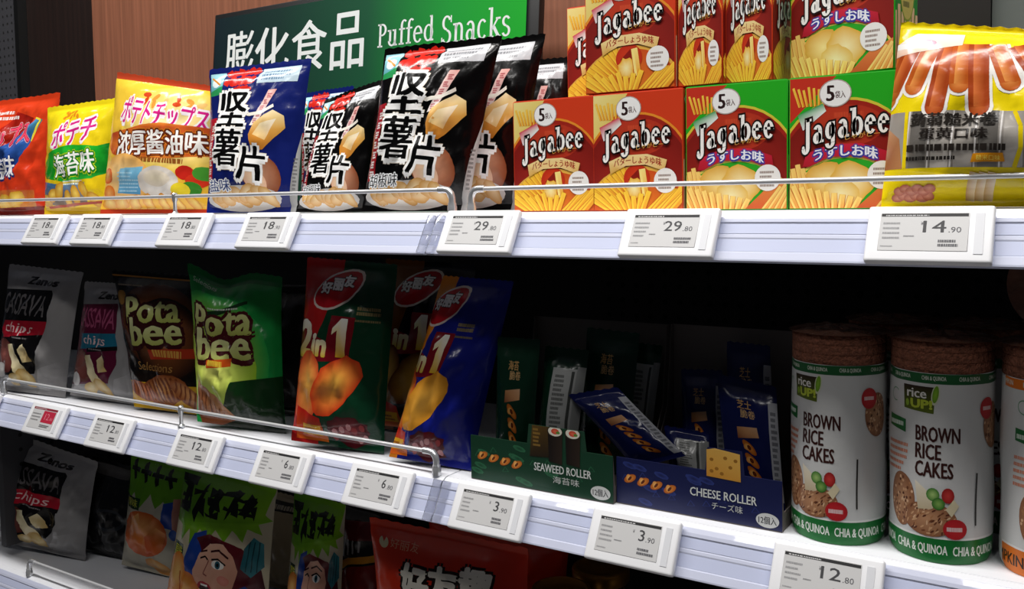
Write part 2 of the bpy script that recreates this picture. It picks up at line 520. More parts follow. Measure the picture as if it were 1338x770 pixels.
# ------------------------------------------------------------------ bags
def bag(name, label, cat, corners, y0, z0, lean, yaw, thick, color, art, group=None, seed=1, wr=1.0,
        sb=.045, st=.055, pinch=.04, rough=.2, metal=0.0, front=None, seal_col=None, nu=26, nv=36, ink=None, bend=0.0, loose=False, back=None, dip=0.0):
    """pillow pouch through four pixel corners (TL,TR,BR,BL) on a leaning plane; art in [0,1]^2"""
    yw = math.radians(yaw)
    n = np.array([math.sin(yw), -math.cos(yw), lean])
    n /= np.linalg.norm(n)
    bx = (corners[2][0] + corners[3][0]) / 2
    by = (corners[2][1] + corners[3][1]) / 2
    c0 = at(bx, by, y0)
    p0 = np.array([c0[0], y0, z0])
    TL, TR, BR, BL = [at_plane(x, y, p0, n) for x, y in corners]
    low = min(BL[2], BR[2])
    if not loose:
        for q in (BL, BR):
            q[2] = z0 + 0.0015 + (q[2] - low if not loose else 0) * 0.5
    base = (BL + BR) / 2
    base = np.array([base[0], base[1], z0 if not loose else base[2]])
    TL, TR, BR, BL = (q - base for q in (TL, TR, BR, BL))
    us = np.linspace(0, 1, nu + 1)
    vv = np.concatenate([np.linspace(0, sb, 4)[:-1], np.linspace(sb, 1 - st, nv - 5), np.linspace(1 - st, 1, 4)[1:]])
    rn = random.Random(seed)
    so = Vector((rn.random() * 50, rn.random() * 50, rn.random() * 50))
    wdt = np.linalg.norm(BR - BL); hgt = np.linalg.norm(TL - BL)
    PF = np.zeros((len(us), len(vv), 3)); PB = PF.copy()
    ph = [rn.random() * 6 for _ in range(4)]
    for i, u in enumerate(us):
        for j, v in enumerate(vv):
            vs_ = min(1, max(0, (v - sb) / (1 - st - sb)))
            G = (1 - abs(2 * vs_ - 1) ** 2.6) ** .62 if 0 < vs_ < 1 else 0.0
            G *= 1.0 + .18 * (0.5 - vs_)
            E = max(0, 1 - abs(2 * u - 1) ** 2.2) ** .72
            uu = .5 + (u - .5) * (1 - pinch * G)
            p = (BL * (1 - uu) + BR * uu) * (1 - v) + (TL * (1 - uu) + TR * uu) * v
            p = p - (TL - BL) * dip * math.sin(math.pi * min(1, u * 1.35)) ** 2 * v ** 3
            bl = thick / 2 * G * E
            # creases running out of the seals, dents on the belly
            edge = math.exp(-vs_ * 7) + math.exp(-(1 - vs_) * 7)
            q = Vector((u * wdt * 38, v * hgt * 26, 0)) + so
            big = noise.noise(q * .55) * .0060 + (abs(noise.noise(q * 1.1)) - .25) * -.0055 + noise.noise(q * 2.4) * .0012
            rdg = 1 - abs(noise.noise(Vector((u * wdt * 60, v * hgt * 16, 3)) + so)) * 2
            d = big * G * E * 1.5 + (rdg * .0050 - .0018) * edge * E
            d += (abs(noise.noise(Vector((u * wdt * 24 + v * hgt * 20, v * hgt * 34, 9)) + so)) - .2) * .006 * (abs(2 * u - 1) ** 2) * (1 - abs(2 * u - 1) ** 6) * (0.3 + G)
            d *= wr
            if vs_ <= 0 or vs_ >= 1:
                d = .0006 * math.sin(v * hgt * 2 * math.pi / .004) + noise.noise(Vector((u * 3, 0, v * 2)) + so) * .004 * wr * (1 if vs_ >= 1 else .3)
            bd = bend * (v ** 2)
            if v == 1: p = p + (TL - BL) / hgt * (.0009 * (1 if i % 2 else -1))
            PF[i, j] = p + n * (bl * 1.1 + d + bd)
            PB[i, j] = p - n * (bl * .9 - d * .3 - bd) if 0 < vs_ < 1 and 0 < i < nu else PF[i, j] - n * .0006
    root = empty(name, base, label, cat, group)
    m = mat('foil_' + color + ('_m' if metal else ''), color, rough, metal, .05, 55, .45)
    surf = Surf(us, vv, PF)
    j0, j1 = 3, len(vv) - 4
    def sub(a, b, nm, mm):
        sF = Surf(us, vv[a:b + 1], PF[:, a:b + 1], surf.N[:, a:b + 1])
        v = np.concatenate([PF[:, a:b + 1].reshape(-1, 3), PB[:, a:b + 1].reshape(-1, 3)])
        f = sF.faces(); k = len(us) * (b - a + 1)
        f = f + [(x + k, z + k, y + k) for x, y, z in f]
        w = b - a + 1; e = len(us)
        for i in range(e - 1):
            for jj in (0, w - 1):
                x, y = i * w + jj, (i + 1) * w + jj
                f.append((x, x + k, y + k, y) if jj == 0 else (x, y, y + k, x + k))
        for jj in range(w - 1):
            for i in (0, e - 1):
                x, y = i * w + jj, i * w + jj + 1
                f.append((x, y, y + k, x + k) if i == 0 else (x, x + k, y + k, y))
        return link(nm, mesh(nm, v, f, mm, True), None, root)
    body = sub(j0, j1, 'body', m)
    ms = mat('foil_' + (seal_col or color) + ('_m' if metal else ''), seal_col or color, rough, metal, .05, 55, .45)
    sub(0, j0, 'bottom_seal', ms)
    sub(j1, len(vv) - 1, 'top_seal', ms)
    if art is not None:
        surf.decal('printed_front', art, ink or INK_FOIL, body)
    return root

# ------------------------------------------------------------------ setting
ZU, ZL, ZB = 0.0, -0.367, -0.737          # shelf tops
BACK = 0.42                               # back wall plane
XJ = -0.766                               # joint between two bays
X0, X1 = -2.75, 0.55
steel = mat('white_powder_steel', 'e9ebf0', .45, 0, .03, 300)
rail_m = mat('price_strip_plastic', 'd0d5ea', .28, 0, 0, 1, .5, .3)
rail_d = mat('price_strip_channel', 'c6cde8', .3)
clear = mat('clear_plastic', 'f4f6ff', .08, 0, 0, 1, .5, 0, .92)
chrome = mat('chrome', 'e4e6e9', .2, .7)
dark_peg = mat('pegboard_black', '15110f', .7)
grey_peg = mat('pegboard_grey', '3a3a3e', .6)
hole_m = mat('peg_hole', '020202', .9)
wood = mat('wood_panel', '86553f', .5, 0, .03, 60, .4, 0, 0, .22, 9, (14, 14, .35))
dwood = mat('dark_wood_panel', '1d100c', .55, 0, .02, 60, .4, 0, 0, .3, 9, (14, 14, .35))

def struct(name, mb, m, parent=None, bevel=0):
    o = mb.build(name, m, parent, False, bevel)
    if parent is None: o['kind'] = 'structure'
    return o
struct('floor', MB().box(-4, 2.5, -3.2, 2.4, -1.45, -1.40), mat('floor_tile', '8d8a86', .35, 0, 0, 1, .5, 0, 0, .08, 3))
xw0, xw1, xw2 = at(122, 60, BACK)[0], at(1172, 20, BACK)[0], at(1294, 20, BACK)[0]
xd0 = at(30, 60, BACK)[0]
struct('wall_back', MB().box(xw0, xw1, BACK, BACK + .03, 0.0, 1.1), wood)
struct('trim_1', MB().box(xd0, xw0 - .001, BACK + .015, BACK + .045, 0.0, 1.1), dwood)
struct('trim_2', MB().box(xd0 - .02, xd0 - .001, BACK - .01, BACK + .05, 0, 1.1), mat('black_upright', '050505', .5))
struct('wall_right', MB().box(xw1 + .001, xw2, BACK, BACK + .03, 0.0, 1.1), mat('dark_panel', '17130f', .45))
struct('trim_3', MB().box(xw2 + .001, xw2 + .5, BACK + .012, BACK + .04, 0.0, 1.1), mat('grey_panel', '5b605c', .4))
w = struct('wall_left', MB().box(-3.6, xd0 - .021, BACK, BACK + .03, 0.0, 1.1), grey_peg)
def peg_holes(parent, x0, x1, z0, z1, y, p, r=.0035, pz=None):
    mb = MB()
    x = x0
    while x < x1:
        z = z0
        while z < z1:
            mb.add([(x + r * math.cos(a * math.pi / 4), y, z + r * math.sin(a * math.pi / 4)) for a in range(8)], [tuple(range(7, -1, -1))])
            z += pz or p
        x += p
    o = mb.build('peg_holes', hole_m, parent)
    o['kind'] = 'stuff'
peg_holes(w, -3.0, xd0 - .04, 0.2, .7, BACK - .0008, .022)
w = struct('wall_back.001', MB().box(-3.0, X1, BACK, BACK + .03, -1.40, -.001), dark_peg)
peg_holes(w, -.72, .1, -.34, -.04, BACK - .0008, .026, .005)
xs = -1.975
w = struct('wall_left.001', MB().box(xs - .02, xs, .03, BACK - .001, -.712, -.392), grey_peg)
mb = MB()
for y in np.arange(.07, .4, .035):
    for z in np.arange(-.70, -.40, .032):
        mb.add([(xs + .0008, y + .0045 * math.cos(a * math.pi / 4), z + .0045 * math.sin(a * math.pi / 4)) for a in range(8)], [tuple(range(8))])
o = mb.build('peg_holes', hole_m, w); o['kind'] = 'stuff'

TILT = math.atan2(.028, .053)
def shelf(x0, x1, z, label, end=None):
    t = empty('shelf', ((x0 + x1) / 2, 0, z), label, 'shelf')
    cx = (x0 + x1) / 2
    MB().box(x0 - cx, x1 - cx, .006, BACK - .002, -.022, 0).build('deck', steel, t, bevel=.0015)
    # folded front lip
    MB().prism_x([(.012, .0), (.004, -.001), (-.001, -.004), (-.004, -.009), (.002, -.012), (.012, -.024)], x0 - cx, x1 - cx).build('front_lip', steel, t)
    # slanted price strip with its ribs
    a = Vector((-.001, -.005)); b = Vector((-.029, -.055))
    d = (b - a); nrm = Vector((d.y, -d.x)).normalized()
    if nrm.x > 0: nrm = -nrm
    prof = []
    for k, h in [(0, .0), (0.0, .002), (.10, .0030), (.17, .0030), (.20, .0016), (.42, .0015), (.44, .0022), (.50, .0022), (.53, .0015), (.79, .0016), (.82, .0030), (.97, .0034), (1.0, .003), (1.0, -.002)]:
        p = a + d * k + nrm * h
        prof.append((p.x, p.y))
    prof += [(a.x + d.x * .98 - nrm.x * .003, a.y + d.y * .98 - nrm.y * .003), (a.x - nrm.x * .003 + .002, a.y - nrm.y * .003)]
    MB().prism_x(prof, x0 - cx, x1 - cx).build('price_strip', rail_m, t)
    q = [(a + d * .2 + nrm * .0019), (a + d * .41 + nrm * .0019)]
    q2 = [(a + d * .53 + nrm * .0019), (a + d * .79 + nrm * .0019)]
    for s_, e_ in (q, q2):
        MB().add([(x0 - cx + .003, s_.x, s_.y), (x1 - cx - .003, s_.x, s_.y), (x1 - cx - .003, e_.x, e_.y), (x0 - cx + .003, e_.x, e_.y)], [(0, 1, 2, 3)]).build('channel_band', rail_d, t)
    if end:
        xe = end - cx
        c = [(a + nrm * .0055), (b + nrm * .0065)]
        c2 = [(b - nrm * .002), (a - nrm * .002)]
        MB().prism_x([(p.x, p.y) for p in c + c2], xe - .012, xe + .001).build('strip_end_cap', clear, t, bevel=.001)
    return t
shelf(X0, XJ - .001, ZU, 'upper white shelf left of the joint, carrying the bagged crisps', XJ - .002)
shelf(XJ + .001, X1, ZU, 'upper white shelf right of the joint, carrying the red and green cartons', XJ + .014)
shelf(X0, XJ - .001, ZL, 'middle white shelf left of the joint, carrying the dark crisp bags', XJ - .002)
shelf(XJ + .001, X1, ZL, 'middle white shelf right of the joint, carrying display trays and rice cakes', XJ + .014)
shelf(X0, X1, ZB, 'bottom white shelf, only a corner in view at the lower left', None)

# ------------------------------------------------------------------ guard rails
def guard(label, xa, xb, z, posts, hook_a=False, hook_b=False):
    t = empty('guard_rail', ((xa + xb) / 2, .004, z), label, 'guard rail', 'chrome guard rails along the shelf fronts')
    cx = (xa + xb) / 2
    zr = .032
    def bend(x, s):
        return [(x - cx + s * .012, 0, zr), (x - cx + s * .006, 0, zr - .0012), (x - cx + s * .0015, 0, zr - .006), (x - cx, 0, zr - .012), (x - cx, 0, .012)]
    MB().tube([(xa - cx + (.014 if hook_a else 0), 0, zr), (xb - cx - (.014 if hook_b else 0), 0, zr)], .0030, 10).build('rod', mat('rail_clear_grey', 'd8d9db', .3, .35), t, True)
    for x, s, on in ((xa, 1, hook_a), (xb, -1, hook_b)):
        if on:
            p = bend(x, s)
            MB().tube([(p[0][0] + s * .010, 0, zr)] + p, [.0048] * 6, 12).build('bent_end', chrome, t, True)
            MB().lathe([(.0066, .0), (.0066, .009), (.0058, .0105), (.0058, .014)], 16, (x - cx, 0, 0)).build('socket', chrome, t, True)
    for x in posts:
        MB().lathe([(.0062, 0), (.0062, .003), (.0034, .006), (.0030, .022), (.0048, .026), (.0048, .036), (.003, .038)], 14, (x - cx, 0, 0)).build('post', chrome, t, True)
    return t
guard('chrome guard rail along the upper shelf in front of the crisp bags', X0 + .05, -.7455, ZU, [at(228, 250, .004)[0]], False, True)
guard('chrome guard rail along the upper shelf in front of the red and green cartons', -.7135, X1 - .05, ZU, [], True, False)
guard('chrome guard rail along the middle shelf in front of the dark crisp bags', at(4, 490, .004)[0], -.782, ZL, [at(236, 530, .004)[0]], True, True)
guard('chrome guard rail on the bottom shelf at the lower left', at(36, 700, .004)[0], -1.05, ZB, [], True, False)

# ------------------------------------------------------------------ price tags
tag_m = mat('tag_white', 'f6f7fa', .35, 0, 0, 1, .5)
tag_g = mat('tag_grey_bar', 'dfe1e6', .4)
scr_m = mat('tag_screen', 'cfcfcf', .35)
def price_tag(px, z, price, label, red=False, n=1, dx=0.0, py=None):
    py = py or (310 if z == ZU else 600)
    cx = at(px, py, -.02)[0]
    a = math.atan2(.028, .050)
    t = empty('price_tag', (cx, -.0155, z - .030), label, 'price tag', 'electronic price tags on the shelf strips')
    t.rotation_euler = (-a, 0, 0)
    w, h = .0575, .031
    m = MB().box(-w, w, -.0150, -.0052, -h, h)
    m.build('case', tag_m, t, bevel=.0035, seg=3)
    MB().box(w - .0165, w - .0085, -.0156, -.0148, -h + .009, h - .009).build('side_label', tag_g, t)
    sw0, sw1, s0, s1 = -w + .0125, w - .0215, -h + .0115, h - .0085
    sc = MB().box(sw0, sw1, -.0155, -.0140, s0, s1).build('screen', scr_m, t, bevel=.0004, seg=1)
    A = Art()
    ink = '3d3d40'
    A.rect(.0, .92, 1, 1, '1d1d1f') if not red else A.rect(0, .9, 1, 1, '8a1f30')
    A.fine(.05, .935, .62, .985, 1, 'cfcfcf', n)
    if red:
        A.rect(.47, .30, .97, .87, 'b8203c')
        A.text('12', .58, .45, .76, .75, 'd9808c'); A.text('.80', .79, .45, .92, .58, 'd9808c')
        A.fine(.03, .35, .4, .8, 3, '8a8a8c', n, .6); A.fine(.5, .08, .9, .22, 2, '4a4a4c', n, .3)
    elif price:
        big, small = price
        A.text(big, .80 - .17 * len(big) + .04, .48, .76, .80, ink, .008)
        A.text('.' + small, .79, .48, .93, .63, '55555a')
        A.text('¥', .47 if len(big) == 2 else .56, .68, .50 if len(big) == 2 else .59, .78, '77777a')
        A.fine(.03, .30, .26, .84, 4, '9a9a9c', n, .62); A.fine(.28, .36, .42, .42, 1, '88888a', n)
        A.fine(.68, .10, .96, .32, 2, '55555a', n + 3, .35); A.fine(.02, .08, .18, .14, 1, 'a5a5a7', n)
    y = -.01555
    s = flat((sw0 + .001, y, s0 + .001), (sw1 - .001, y, s0 + .001), (sw0 + .001, y, s1 - .001))
    s.decal('display_print', A, INK_MATT, sc, .0001)
    return t
for i, (px, b, s, lb) in enumerate([
        (63, '18', '80', 'upper shelf price tag reading 18.80 below the leftmost red crisp bag'),
        (129, '18', '80', 'upper shelf price tag reading 18.80 below the yellow bag with green band'),
        (245, '18', '80', 'upper shelf price tag reading 18.80 below the tall orange and yellow bag'),
        (353, '18', '90', 'upper shelf price tag below the navy crisp bag'),
        (628, '29', '80', 'upper shelf price tag reading 29.80 right beside the strip joint'),
        (876, '29', '80', 'upper shelf price tag reading 29.80 below the red cartons'),
        (1214, '14', '90', 'upper shelf price tag reading 14.90 below the yellow roll bag')]):
    price_tag(px, ZU, (b, s), lb, False, i + 1)
for i, (px, py, pr, lb) in enumerate([
        (-22, 540, ('12', '80'), 'middle shelf price tag cut off by the left photo edge'),
        (63, 557, 'red', 'price tag with a red block on its screen, middle shelf'),
        (147, 574, ('12', '80'), 'middle shelf price tag next on the right of the red-screened tag'),
        (259, 598, ('12', '80'), 'middle shelf price tag reading 12.80 below the green crisp bag'),
        (371, 624, ('6', '80'), 'middle shelf price tag reading 6.80 below the red two-flavour bag'),
        (497, 651, ('6', '80'), 'middle shelf price tag reading 6.80 below the blue two-flavour bag'),
        (642, 680, ('3', '90'), 'middle shelf price tag reading 3.90 below the green seaweed tray'),
        (829, 721, ('3', '90'), 'middle shelf price tag reading 3.90 below the blue cheese tray'),
        (1080, 765, ('12', '80'), 'middle shelf price tag cut by the lower photo edge below the rice cakes')]):
    price_tag(px, ZL, None if pr == 'red' else pr, lb, pr == 'red', i + 11, py=py)

# ------------------------------------------------------------------ sign
def sign():
    p0 = at(278, 88, .30)
    n = np.array([0, -1, .10]); n /= np.linalg.norm(n)
    TLc, BLc, RTc = at_plane(279, 19, p0, n), at_plane(275, 88, p0, n), at_plane(703, 10, p0, n)
    up = np.array([0, .0995, .995])
    x0, x1 = TLc[0], RTc[0]
    z1 = TLc[2]
    z0 = .012
    t = empty('category_sign', (x0, p0[1] + (z0 - p0[2]) * .1, z0), 'dark green sign board with white letters standing behind the crisp bags', 'sign')
    t.rotation_euler = (-math.atan(.1), 0, 0)
    w, h = x1 - x0, (z1 - z0) / .995
    MB().box(0, w, .004, .022, 0, h).build('backing_board', mat('sign_black', '0b0b0c', .45), t, bevel=.003)
    fp = MB().box(.010, w - .022, 0, .006, .01, h - .012).build('face_panel', mat('sign_green', '06281f', .5), t, bevel=.001)
    s = flat((.010, -.0002, .01), (w - .022, -.0002, .01), (.010, -.0002, h - .012))
    fw, fh = w - .032, h - .022
    A = Art()
    # printed colour blend of the board: navy-green on the left to fresh green on the right
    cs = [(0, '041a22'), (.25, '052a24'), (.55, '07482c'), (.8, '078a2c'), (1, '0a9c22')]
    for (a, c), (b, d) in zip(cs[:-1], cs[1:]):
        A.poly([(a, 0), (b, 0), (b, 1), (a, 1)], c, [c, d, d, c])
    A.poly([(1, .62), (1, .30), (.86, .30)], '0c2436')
    def U(px, py):
        p = at_plane(px, py, p0, n)
        return ((p[0] - x0 - .010) / fw, (((p[2] - z0) / .995) - .01) / fh)
    for ch, xa, xb, yt, yb in [('膨', 295, 331, 42, 101), ('化', 334, 377, 36, 100), ('食', 382, 426, 27, 92), ('品', 433, 475, 17, 90)]:
        a, b = U(xa, (yt + yb) / 2), U(xb, (yt + yb) / 2)
        t_, b_ = U((xa + xb) / 2, yt), U((xa + xb) / 2, yb)
        A.text(ch, a[0], b_[1], b[0], t_[1], 'd9dedd', .016)
    for word, xa, xb, yt, yb in [('Puffed', 494, 567, 24, 60), ('Snacks', 577, 667, 12, 55)]:
        a, b = U(xa, 45), U(xb, 35)
        t_, b_ = U((xa + xb) / 2, yt + 1), U((xa + xb) / 2, yb - 2)
        A.slab(word, a[0], b_[1], b[0], t_[1], 'd9dedd', .105, .05)
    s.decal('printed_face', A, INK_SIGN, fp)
sign()

# ------------------------------------------------------------------ upper shelf, bags
def art_red_crisps():
    A = Art()
    A.rect(0, 0, 1, 1, 'd63a1c', 'd8401c')
    A.poly([(.35, .55), (.62, .86), (.80, .80), (.76, .45), (.6, .4)], 'a81f16', ['c02a18', 'a81f16', '7d150f', 'a01c12', 'c02a18'])
    A.rect(.3, .02, .9, .2, 'd89030', 'c8602a')
    # blue swoosh with the flavour name
    A.poly([(.2, .52), (.55, .56), (.72, .66), (.83, .80), (.90, .78), (.84, .60), (.75, .42), (.62, .30), (.2, .26)], '2a4f9c', ['2a4f9c', '3560b0', '3560b0', '5b9fd0', '3a7a70', '2a5aa6', '203f86', '1f3a80', '1f3a80'])
    A.line([(.82, .80), (.88, .78), (.84, .60)], .015, 'e8d840')
    A.text('ポテトチップス', .02, .52, .80, .72, 'ee4a68', .02, [(.05, 'f6c0c4'), (.028, '8c1430')], rot=10)
    A.text('うす塩味', .30, .28, .72, .46, 'f4f4f6', .03, [(.06, '1b2f70')], rot=6)
    A.fine(.34, .80, .66, .90, 2, 'f0e4e0', 3)
    for i, (x, y, r) in enumerate([(.42, .14, .1), (.56, .1, .1), (.70, .12, .09), (.34, .08, .08)]):
        A.chip(x, y, r, r * .6, 20 * i, 'd8a020', 'f8dc70', seed=i)
    A.poly([(0, .0), (1, .0), (1, .07), (0, .05)], '7c2018')
    return A
def art_yellow_crisps():
    A = Art()
    A.rect(0, 0, 1, 1, 'e6c21a', 'f0da1c')
    for i in range(9):
        A.ell(.36 + .05 * (i % 5), .86 + .035 * (i // 5) + .02 * (i % 2), .03, .018, 'e08a1c', n=9, rot=i * 30)
    A.text('ポテチ', .26, .60, .82, .83, 'd21f86', .03, [(.08, 'f8f0f4')], shear=.2, rot=8)
    A.poly([(0, .40), (.16, .54), (.5, .60), (.86, .58), (1, .62), (1, .36), (.8, .30), (.4, .28), (.1, .32)], '1faa2a', ['17921f', '28b832', '20a82a', '20b02e', '0b5c1c', '0f7a22', '34c040', '28b034', '169022'])
    A.text('海苔味', .30, .33, .84, .53, 'fbfdf6', .03, [(.09, 'c8d820'), (.06, '157a20')], rot=5)
    A.poly([(0, .10), (0, .30), (.3, .26), (.72, .27), (.72, .08), (.4, .06)], '4d6a86', ['6a5a48', '4a78a0', '3f72a0', '7a90a0', '806850', '6a5438'])
    A.fine(.40, .25, .74, .30, 2, 'e6f0e0', 5)
    for i in range(7):
        A.chip(.1 + .12 * i, .12 + .04 * (i % 3), .09, .055, 25 * i, 'c88a1c', 'f2d060', seed=i)
    A.rect(0, 0, 1, .06, 'd0a81a')
    A.line([(.1, .06), (.9, .10)], .02, 'a83a1c')
    return A
def art_orange_crisps():
    A = Art()
    A.rect(0, 0, 1, 1, 'f0b83a', 'f2cc3e')
    A.ell(.72, .62, .5, .34, 'f4cf52', 'fbeab4')
    A.rect(0, .955, 1, 1.0, 'c4482a')
    for i in range(12):
        A.ell(.42 + .1 * (i % 6), .86 - .015 * (i % 3) - .05 * (i // 6), .04, .02, ['d4481c', 'e89a3c', 'f0c070'][i % 3], n=9, rot=i * 40)
    A.text('ポテトチップス', .20, .62, .98, .82, 'd81f88', .03, [(.09, 'fdf4f8')], rot=-2)
    A.poly([(.02, .50), (.10, .56), (.30, .60), (.62, .66), (1, .66), (1, .44), (.7, .40), (.3, .38), (.12, .42)], 'd2602a', ['e07a2c', 'c44a24', 'd86a28', 'e88a30', 'c85424', 'd06028', 'e08030', 'd86a28', 'c44a20'])
    A.text('浓厚酱油味', .20, .42, .98, .60, 'fdfaf4', .03, [(.10, 'e08a28'), (.075, '6a2a14')], rot=4)
    A.fine(.40, .365, .86, .405, 1, '9a5a24', 4, .1)
    A.ell(.30, .25, .26, .17, 'f2b45c', 'f8dca0')
    A.poly([(.22, .14), (.28, .31), (.50, .33), (.46, .13)], '6fb8dc', ['5aa6d0', '8cc8e4', '7cc0e0', '4f9ac8'])
    A.fine(.24, .15, .46, .30, 6, 'b8dff0', 9, .6)
    A.ell(.62, .22, .17, .12, 'd8cfc4', 'fbf8f2')
    A.ell(.61, .25, .11, .06, 'e8dcc8', 'f4e8c8')
    for i, (x, y, c) in enumerate([(.84, .30, 'c8281c'), (.92, .24, 'd83820'), (.88, .18, '3c8a2c'), (.97, .30, '4a9a34'), (.80, .17, 'e8d030'), (.12, .14, 'e0701c'), (.10, .26, 'd85a24')]):
        A.ell(x, y, .075, .055, c, 'f4b060' if i > 4 else None, n=14)
    for i in range(7):
        A.chip(.1 + .13 * i, .07, .08, .04, 20 * i, 'd88a24', 'f6d870', seed=i)
    A.rect(0, 0, 1, .03, 'b8381e')
    return A
def brush(A, x0, y0, x1, y1, col, seed):
    rn = random.Random(seed)
    for r in range(2):
        y = y1 - (r + .5) * (y1 - y0) / 2
        for k in range(6):
            x = x0 + (x1 - x0) * (k + .5) / 6
            A.ell(x, y + (rn.random() - .5) * .02, (x1 - x0) / 8, (y1 - y0) / 4.2, col, n=9, j=.5, seed=seed + k + r * 9)
def art_hard_crisps(base, strip, flav):
    A = Art()
    A.rect(0, 0, 1, 1, base)
    A.rect(.02, .80, .18, .96, '3fa0a8', 'a8dce8'); A.poly([(.02, .80), (.18, .80), (.18, .86), (.02, .83)], '2f9a58')
    A.ell(.10, .89, .055, .035, 'e8f4f4', n=9); A.line([(.04, .93), (.15, .87)], .014, 'd89038')
    brush(A, .20, .86, .52, .98, 'd0281c', 7)
    brush(A, .27, .80, .50, .88, 'd0281c', 5)
    A.rect(.55, .85, .92, .96, 'b4c8d4' if base[0] != '0' else 'c2c4c8', 'c6dae6' if base[0] != '0' else 'd0d2d6')
    A.fine(.58, .87, .90, .95, 3, '6a86a0' if base[0] != '0' else '8a8c90', 2)
    # slanted vertical strip
    A.poly([(.02, .18), (.10, .18), (.15, .64), (.05, .64)], strip)
    for i in range(7):
        A.fine(.040 + .007 * (6 - i), .20 + .058 * (6 - i), .090 + .007 * (6 - i), .245 + .058 * (6 - i), 3, 'f4f0ec', i, .3)
    A.poly([(.56, .56), (.63, .56), (.76, .80), (.68, .80)], 'f2e8e4', ['f2e8e4', 'f2e8e4', 'e8a8a0', 'e8b8b0'])
    for i in range(5):
        A.fine(.585 + .024 * i, .575 + .042 * i, .63 + .024 * i, .61 + .042 * i, 3, 'b0283c', i, .3)
    # crisps and potato
    A.poly([(.56, .50), (.60, .58), (.76, .66), (.86, .62), (.88, .54), (.70, .40), (.60, .40)], 'e8b060', ['d89038', 'f0c880', 'f8e4b8', 'f4d898', 'e0a850', 'c87c28', 'd08a30'])
    A.poly([(.60, .50), (.66, .57), (.80, .60), (.72, .46)], 'f8e8c4', ['f0cc88', 'f8e4b4', 'fbf0d8', 'ecc27c'])
    A.ell(.68, .24, .20, .13, '8a4a2c', 'd8a080', rot=-20, off=(-.3, .3))
    A.ell(.63, .20, .12, .07, 'e8b898', 'f4dcb8', rot=-25)
    A.ell(.45, .09, .42, .085, 'c8c4c0', 'ece6dc')
    for i in range(9):
        A.chip(.16 + .072 * i, .10 + .022 * (i % 2), .10, .05, (-30, 25, 10, -15)[i % 4], 'd09a50', 'f4deae', seed=i)
    A.line([(.44, .66), (.54, .635), (.66, .645), (.76, .69)], .022, 'fbf6ea')
    A.poly([(.93, .0), (1, .0), (1, .52), (.975, .38), (.95, .20)], 'b4b4b2', ['8a8a8a', 'b0b0ae', 'a4a4a2', 'c4c4c2', '9a9a98'])
    A.fine(.96, .12, .99, .36, 10, '6a6a6a', 3)
    # the big brushed name: white halo, black strokes
    for ch, b in [('坚', (.17, .56, .50, .80)), ('薯', (.15, .30, .46, .545)), ('片', (.46, .20, .72, .42))]:
        A.text(ch, *b, '0a0a0a', .034, [(.088, 'e6dccb'), (.072, 'fdfdfb')], rot=-4)
    A.text(flav, .06, .14, .36, .22, '1c3a7c' if base[0] != '0' else '2a2a2a', .01, [(.08, 'f4f6f8')])
    return A
A_NAVY = art_hard_crisps('131f66', 'b81c2c', '盐味')
A_BLACK = art_hard_crisps('070606', '9a1820', '胡椒味')

bag('crisp_bag', 'crumpled red crisp bag with blue swoosh, leftmost on the upper shelf', 'crisp bag', [(-34, 136), (80, 121), (60, 277), (-44, 279)], .075, ZU, .10, 10, .055, 'd63a1c', art_red_crisps(), seed=3, wr=2.3)
bag('crisp_bag', 'yellow crisp bag with a green flavour band beside the red bag', 'crisp bag', [(62, 141), (153, 128), (147, 277), (58, 277)], .085, ZU, .12, 10, .055, 'f0d61c', art_yellow_crisps(), seed=5, wr=1.2, pinch=.03)
bag('crisp_bag', 'tall orange-yellow crisp bag with red top edge and pink lettering', 'crisp bag', [(153, 94), (283, 113), (276, 276), (131, 276)], .075, ZU, .12, 6, .06, 'f0c23c', art_orange_crisps(), seed=8, pinch=.03, seal_col='c4482a')
bag('crisp_bag', 'navy crisp bag with big black and white characters in front of the sign', 'crisp bag', [(274, 91), (407, 76), (388, 277), (270, 277)], .070, ZU, .10, 14, .06, '131f66', A_NAVY, 'hard-fried crisp bags', seed=11)
bag('crisp_bag', 'short black crisp bag tilted right beside the navy bag', 'crisp bag', [(424, 130), (503, 102), (486, 277), (386, 277)], .090, ZU, .15, 12, .05, '070606', A_BLACK, 'hard-fried crisp bags', seed=13)
bag('crisp_bag', 'navy crisp bag mostly hidden behind the navy and the short black bag', 'crisp bag', [(395, 122), (462, 112), (480, 272), (392, 272)], .185, ZU, .12, 10, .05, '131f66', A_NAVY, 'hard-fried crisp bags', seed=14)
bag('crisp_bag', 'large glossy black crisp bag below the white sign words', 'crisp bag', [(503, 64), (656, 46), (612, 277), (472, 277)], .065, ZU, .10, 14, .065, '070606', A_BLACK, 'hard-fried crisp bags', seed=17, wr=1.3)
bag('crisp_bag', 'black crisp bag standing behind the large glossy black bag', 'crisp bag', [(575, 62), (713, 44), (676, 274), (560, 274)], .145, ZU, .12, 14, .055, '070606', A_BLACK, 'hard-fried crisp bags', seed=19)
bag('crisp_bag', 'black crisp bag, only its top visible left of the topmost red carton', 'crisp bag', [(640, 84), (745, 74), (760, 268), (640, 268)], .232, ZU, .12, 12, .05, '070606', A_BLACK, 'hard-fried crisp bags', seed=23)

